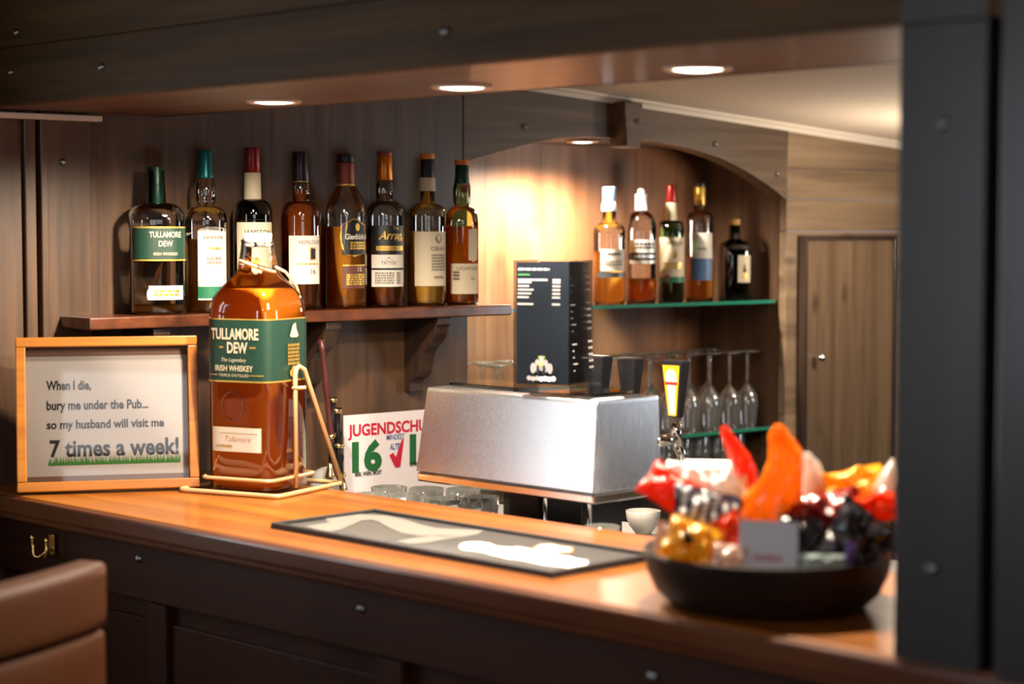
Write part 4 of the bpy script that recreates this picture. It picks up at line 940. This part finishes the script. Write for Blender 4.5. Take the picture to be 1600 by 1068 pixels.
L.new(vo.outputs['Distance'], bp.inputs['Height']); L.new(bp.outputs['Normal'], b.inputs['Normal']); b.inputs['Base Color'].default_value = (.045, .04, .037, 1); b.inputs['Roughness'].default_value = .5; stud = m
mb = MB(); mb.box((0, 0, .002), (ml, mw_, .004)); mb.build('base', stud, bmth)
mb = MB()
for sx, sy, lx, ly in ((0, -1, ml, .008), (0, 1, ml, .008), (1, 0, .008, mw_ - .016), (-1, 0, .008, mw_ - .016)): mb.box((sx * (ml / 2 - .004), sy * (mw_ / 2 - .004), .0045), (lx, ly, .009))
mb.build('rim', rub, bmth, bevel=.0015)
def matp(pts):
    out = []
    for x, y_ in pts:
        P = at_z(x, y_, BAR_Z + .0045) - Vector((mc.x, mc.y, 0)); out.append((P.x * math.cos(mang) + P.y * math.sin(mang), -P.x * math.sin(mang) + P.y * math.cos(mang)))
    return out
s_ = 350 / 1600; MX = lambda l: [(430 + x * s_, 780 + y_ * 100 / 457) for x, y_ in l]
swoosh = MX([(360, 140), (385, 118), (450, 108), (620, 106), (800, 118), (930, 145), (1040, 180), (1150, 205), (1490, 222), (1440, 250), (1340, 268), (1180, 258), (1030, 262), (900, 240), (800, 195), (740, 160), (690, 145), (620, 150), (540, 185), (470, 215), (390, 232), (300, 215), (210, 192), (300, 178), (400, 162), (370, 155)])
belly = MX([(470, 218), (560, 182), (640, 152), (690, 150), (740, 166), (800, 205), (880, 242), (1000, 262), (860, 285), (740, 300), (600, 265)])
tail = MX([(860, 300), (1000, 275), (1120, 262), (1240, 268), (1340, 270), (1200, 290), (1080, 312), (960, 320)])
s2 = 300 / 1600; TX = lambda l: [(700 + x * s2, 830 + y_ * 80 / 427) for x, y_ in l]
word = TX([(90, 135), (105, 110), (160, 95), (260, 92), (350, 105), (400, 128), (460, 135), (530, 140), (580, 132), (680, 150), (720, 160), (900, 200), (1020, 215), (1060, 232), (1165, 248), (1160, 280), (1060, 300), (1010, 312), (960, 300), (880, 292), (790, 282), (700, 262), (620, 245), (560, 235), (500, 232), (440, 215), (380, 205), (300, 180), (200, 165), (120, 158)])
flag = TX([(690, 150), (760, 112), (860, 108), (960, 130), (1050, 140), (1040, 182), (920, 186), (905, 205), (760, 165)])
mb = MB(); pl = lambda s, z, off: (s, z, .0042 + off)
wprint = mat('white_rubber_print', 'e6e2dc', .55); gprint = mat('grey_rubber_print', '4a4743', .55)
lay(mb, pl, [('poly', matp(belly), 1), ('poly', matp(swoosh), 0), ('poly', matp(tail), 0), ('poly', matp(word), 2), ('poly', matp(flag), 3), ('poly', [(a * 1, b2) for a, b2 in matp(TX([(720, 152), (770, 120), (860, 116), (950, 138), (1030, 146), (1020, 174), (900, 178), (890, 196), (780, 165)]))], 2)], 0)
mb.build('printed_design', [mat('warm_white_print', '75726b', .55), gprint, wprint, M['gold']], bmth)

# ------------------------------------------------------------------ wooden bowl of sweets
bc = Vector((.306, 2.285, BAR_Z + .0004))
mb = MB(); mb.lathe([(.0, .0), (.110, 0), (.118, .003), (.134, .018), (.144, .04), (.148, .06), (.1485, .066), (.1445, .0665), (.140, .045), (.128, .024), (.110, .010), (0, .008)], 56)
bowl = mb.build('wooden_bowl', wood('bowl_wood', '160d08', '2e190d', 0, 'x', .6, 0, 1, 0, spec=.2), None, bc); tag(bowl, 'dark wooden bowl full of wrapped sweets on the bar', 'bowl')
CY = bc.y
SWG = 'wrapped sweets in the wooden bowl'
def sheet(rows, amp, seed, bulge=.012, folds=3):
    """folded cellophane bag: rows of (height px, left px, right px) give its outline; creases and two layers give it body"""
    r = random.Random(seed); na = 12; mb = MB(); kk = CY / FPX; R_ = []
    for q in range(len(rows) - 1):
        (h0, l0, r0), (h1, l1, r1) = rows[q], rows[q + 1]
        for i in range(3): w = i / 3; R_.append((h0 + (h1 - h0) * w, l0 + (l1 - l0) * w, r0 + (r1 - r0) * w))
    R_.append(rows[-1]); ph = r.uniform(0, 6); n = len(R_)
    for side in (-1, 1):
        vs = []
        for j, (h, l, rr) in enumerate(R_):
            b2 = j / (n - 1)
            for i in range(na + 1):
                a = i / na; tri = abs(((a * folds + .35 * b2 + ph) % 1) * 2 - 1) - .5
                edge = (1 - (2 * a - 1) ** 2)
                x = l + (rr - l) * a + (r.uniform(-2, 2) if 0 < i < na else 0); hh = h + (r.uniform(-2, 2) if 0 < j < n - 1 else 0)
                vs.append((x * kk, side * bulge * edge * (1 - b2) ** .6 + amp * tri * min(1, (rr - l) / 40) + r.uniform(-.001, .001) + side * .0005, hh * kk))
        o0 = len(mb.v); fs = []
        for j in range(n - 1):
            for i in range(na): p = j * (na + 1) + i; f = (p, p + 1, p + na + 2, p + na + 1); fs.append(f if side < 0 else f[::-1])
        mb.add(vs, fs, 0, False)
    return mb
def pillow(w, h, t_, seed, crimp=.1, wr=.12, stripes=0):
    r = random.Random(seed); n, m_ = 26, 22; mb = MB(); ph = [r.uniform(0, 6) for _ in range(6)]
    def P(i, j, s):
        a = i / n * 2 - 1; b2 = j / m_ * 2 - 1
        e = max(0, 1 - abs(a) ** 3) ** .6 * max(0, 1 - (abs(b2) / (1 - crimp)) ** 3 if abs(b2) < 1 - crimp else 0) ** .6
        wv = wr * t_ * (math.sin(a * 7 + ph[0]) * math.sin(b2 * 6 + ph[1]) + .6 * math.sin(a * 13 + b2 * 9 + ph[2]))
        zz = .0016 * math.sin(a * 40) * (abs(b2) > 1 - crimp)
        return (a * w / 2 * (1 - .05 * math.cos(b2 * 3)), s * t_ / 2 * e + wv * (.3 + e) + zz, b2 * h / 2 * (1 - .03 * math.cos(a * 3 + ph[3])))
    for s in (-1, 1):
        vs = [P(i, j, s) for j in range(m_ + 1) for i in range(n + 1)]; fs = []; o0 = len(mb.v)
        for j in range(m_):
            for i in range(n):
                p = j * (n + 1) + i; f = (p, p + 1, p + n + 2, p + n + 1); fs.append(f if s < 0 else f[::-1])
        mb.add(vs, fs, 0, True)
        if stripes:
            c = len(mb.m) - len(fs)
            for q, f in enumerate(fs): mb.m[c + q] = 1 if ((q % n) // 2) % 2 and (q // n) < m_ * .75 else 0
    return mb
def place(o, px, py, dy, rx=0, ry=0, rz=0):
    o.location = at_y(px, py, CY + dy); o.rotation_euler = (math.radians(rx), math.radians(ry), math.radians(rz)); return o
kc = CY / FPX
FO = film('orange_cellophane', 'ffac34', .22, .5); FR = film('red_orange_cellophane', 'f04a16', .22, .45); FW = film('white_wrapper', 'fbf6ef', .35, .25); FY = film('yellow_wrapper', 'ffc42a', .3, .3)
FD = film('dark_red_wrapper', '8a1810', .25, .25); FG = film('charcoal_wrapper', '2b2a30', .25, .1); FS = film('stripe_navy_wrapper', '1c2036', .3, .1); FP = film('purple_foil', '5a3f86', .25, .1); FC = film('clear_pinkish_wrapper', 'e8cdbc', .2, .4); FT = film('silver_green_foil', '9fb0aa', .25, .1)
SW = lambda o, lab, cat='sweet': tag(o, lab, cat, SWG)
# tall orange cellophane bag
o = sheet([(-8, -22, 34), (30, -50, 44), (60, -48, 46), (90, -22, 44), (120, -12, 42), (140, -12, 38), (160, -14, 20), (176, -6, 6)], .010, 3).build('cellophane_bag', FO)
SW(o, 'tall orange cellophane bag with pointed tip, highest in the sweets bowl'); place(o, 1203, 838, -.02, 0, 4, 0)
o = sheet([(-5, -10, 20), (40, -14, 22), (80, -14, 24), (105, -18, 16), (130, -24, 0), (150, -28, -12), (160, -27, -18)], .008, 9).build('cellophane_bag', FR)
SW(o, 'red-orange cellophane bag with a leaning spike, left behind the tall orange bag'); place(o, 1168, 818, .035, 0, -6, 0)
o = sheet([(-5, -14, 22), (30, -16, 26), (60, -20, 22), (80, -22, 10), (96, -18, -8)], .007, 12).build('cellophane_bag', FW)
SW(o, 'white pointed wrapper right behind the tall orange bag'); place(o, 1262, 800, .04, 0, 6, 0)
o = pillow(.105, .062, .035, 4, .14, .15).build('sweet_packet', FW); SW(o, 'large pale crumpled packet at the top left of the sweets bowl'); place(o, 1108, 760, .03, -48, 8, -8)
o = pillow(.075, .05, .022, 15, .16, .15).build('sweet_packet', [FW, FS]); SW(o, 'red-tipped white wrapper poking out at far left of sweets bowl'); o.data.materials[0] = FR; place(o, 1052, 768, -.01, -35, 32, -15)
o = pillow(.082, .058, .03, 5, .1, .12, 1).build('sweet_packet', [FS, FW]); SW(o, 'navy and white striped wrapper below the pale crumpled packet'); place(o, 1104, 800, -.035, -28, 14, 4)
o = pillow(.062, .052, .03, 6, .12, .2).build('sweet_packet', FY); 
SW(o, 'yellow packet with a black dot, at left of the white card'); place(o, 1080, 848, -.075, -10, 20, -10)
mb = MB(); mb.lathe([(.0075, 0), (.0065, .002), (0, .003)], 18); mb.build('black_dot', M['ink'], o, (-.006, -.017, .004), (PI / 2, 0, 0))
o = pillow(.064, .05, .03, 18, .1, .2).build('sweet_packet', FR); SW(o, 'orange-red packet between the yellow packet and the white card'); place(o, 1122, 842, -.055, -15, -20, 6)
o = pillow(.035, .05, .022, 8, .1, .2).build('sweet_packet', FC); SW(o, 'shiny clear pinkish wrapper at the left rim of the bowl'); place(o, 1042, 850, -.03, -5, 10, -35)
o = pillow(.04, .034, .02, 28, .1, .2).build('sweet_packet', FC); SW(o, 'pale peach wrapper low at front, just left of the white card'); place(o, 1140, 872, -.105, -10, 8, 0)
# white card
o = MB(); cw, ch = .067, .062; o.box((0, 0, ch / 2), (cw, .0012, ch))
lay(o, lambda s, z, off: (s, -.0008 - off, z), [('bars', -.016, .016, .014, .022, 2, 1)], 0)
o = o.build('paper_card', [mat('card_white', 'cfd3e0', .6), mat('stamp_red', 'b04058', .7)]); SW(o, 'white paper card with a red stamp, upright at the front of the bowl', 'card'); place(o, 1199, 896, -.118, -24, 2, -6)
o = pillow(.10, .075, .05, 21, .08, .16).build('sweet_packet', FD); SW(o, 'large dark red packet right of the white card'); place(o, 1290, 820, -.02, -20, -12, 10)
o = pillow(.10, .055, .035, 22, .12, .2).build('sweet_packet', FY); SW(o, 'yellow and white crumpled packet at the top right of the bowl'); place(o, 1325, 765, .045, -40, -10, 8)
o = pillow(.085, .034, .03, 23, .1, .16).build('sweet_packet', FR); SW(o, 'bright red packet at the right, below the yellow crumpled packet'); place(o, 1352, 795, -.02, -20, -4, 20)
o = sheet([(-5, -14, 14), (25, -16, 16), (45, -10, 18), (62, 0, 16), (76, 8, 12)], .006, 33).build('cellophane_bag', FW); SW(o, 'white pointed wrapper at the far right of the bowl, beside the post'); place(o, 1378, 790, .02, 0, 5, 0)
o = pillow(.085, .08, .04, 24, .1, .15).build('sweet_packet', FG); SW(o, 'charcoal packet at the right front of the bowl, beside the post'); place(o, 1342, 850, -.07, -10, 35, 12)
o = pillow(.012, .036, .010, 25, .1, .2).build('sweet_packet', FP); SW(o, 'small purple foil sweet in front of the charcoal packet'); place(o, 1328, 870, -.112, -8, 12, 0)
o = pillow(.058, .022, .016, 26, .14, .15).build('sweet_packet', FT); SW(o, 'silver-green foil sweet lying right of the white card'); place(o, 1288, 880, -.112, -10, 2, 5)
o = pillow(.05, .06, .03, 27, .1, .2).build('sweet_packet', FG); SW(o, 'dark grey wrapper peeking out between the white card and dark red packet'); place(o, 1247, 846, -.07, -10, 10, 0)

# ------------------------------------------------------------------ leather bar stool
E0 = at_y(164, 900, 2.42); d_ = Vector((-.45, -.893, 0)).normalized(); ang = math.atan2(-d_.y, -d_.x)
bwid = .42; cst = Vector((E0.x, E0.y, 0)) + d_ * (bwid / 2)
zt_ = at_y(150, 876, 2.42).z
st = thing('bar_stool', 'tan leather bar stool with padded back, in front of the bar at left', 'bar stool', (cst.x, cst.y, 0), ang)
def padded(x0, x1, z0, z1, th_, bulge, ny=0):
    mb = MB(); n = 14; m_ = 10
    for s in (-1, 1):
        vs = []
        for j in range(m_ + 1):
            for i in range(n + 1):
                a = i / n * 2 - 1; b2 = j / m_ * 2 - 1; e = (1 - a ** 6) * (1 - b2 ** 6)
                vs.append(((x0 + x1) / 2 + a * (x1 - x0) / 2, s * (th_ / 2 + bulge * e) + ny + .018 * (a * a), (z0 + z1) / 2 + b2 * (z1 - z0) / 2))
        fs = []
        for j in range(m_):
            for i in range(n): p = j * (n + 1) + i; f = (p, p + 1, p + n + 2, p + n + 1); fs.append(f if s < 0 else f[::-1])
        mb.add(vs, fs, 0, True)
    N_ = (n + 1) * (m_ + 1); ring = [i for i in range(n + 1)] + [(j + 1) * (n + 1) - 1 for j in range(1, m_ + 1)] + [m_ * (n + 1) + i for i in range(n - 1, -1, -1)] + [j * (n + 1) for j in range(m_ - 1, 0, -1)]
    for i in range(len(ring)): a, b2 = ring[i], ring[(i + 1) % len(ring)]; mb.f.append((b2, a, a + N_, b2 + N_)); mb.m.append(0); mb.s.append(True)
    return mb
seam = zt_ - .085
bk = padded(-bwid / 2, bwid / 2, .80, seam - .001, .042, .004).build('backrest', M['leather'], st, bevel=.01, bseg=4)
padded(-bwid / 2, bwid / 2, seam + .001, zt_, .046, .005).build('head_roll', M['leather'], st, bevel=.014, bseg=5)
stp = padded(-.21, .21, -.2, .2, .07, .012).build('seat', M['leather'], st, (0, .215, .735), (PI / 2, 0, 0), bevel=.012, bseg=3)
lw_ = M['bracket']
for sx in (-1, 1):
    for yy in (.03, .38):
        mb = MB(); mb.tube([(sx * .17, yy, .70), (sx * .195, yy + (.02 if yy > .2 else -.02), .0)], [.02, .015], 10); mb.build('leg', lw_, st)
    mb = MB(); mb.box((sx * .17, .005, .78), (.035, .02, .16)); mb.build('back_post', lw_, st)
mb = MB()
mb.tube([(-.185, .015, .28), (.185, .015, .28), (.185, .395, .28), (-.185, .395, .28)], .010, 8, True); mb.build('foot_rail', M['chrome'], st)
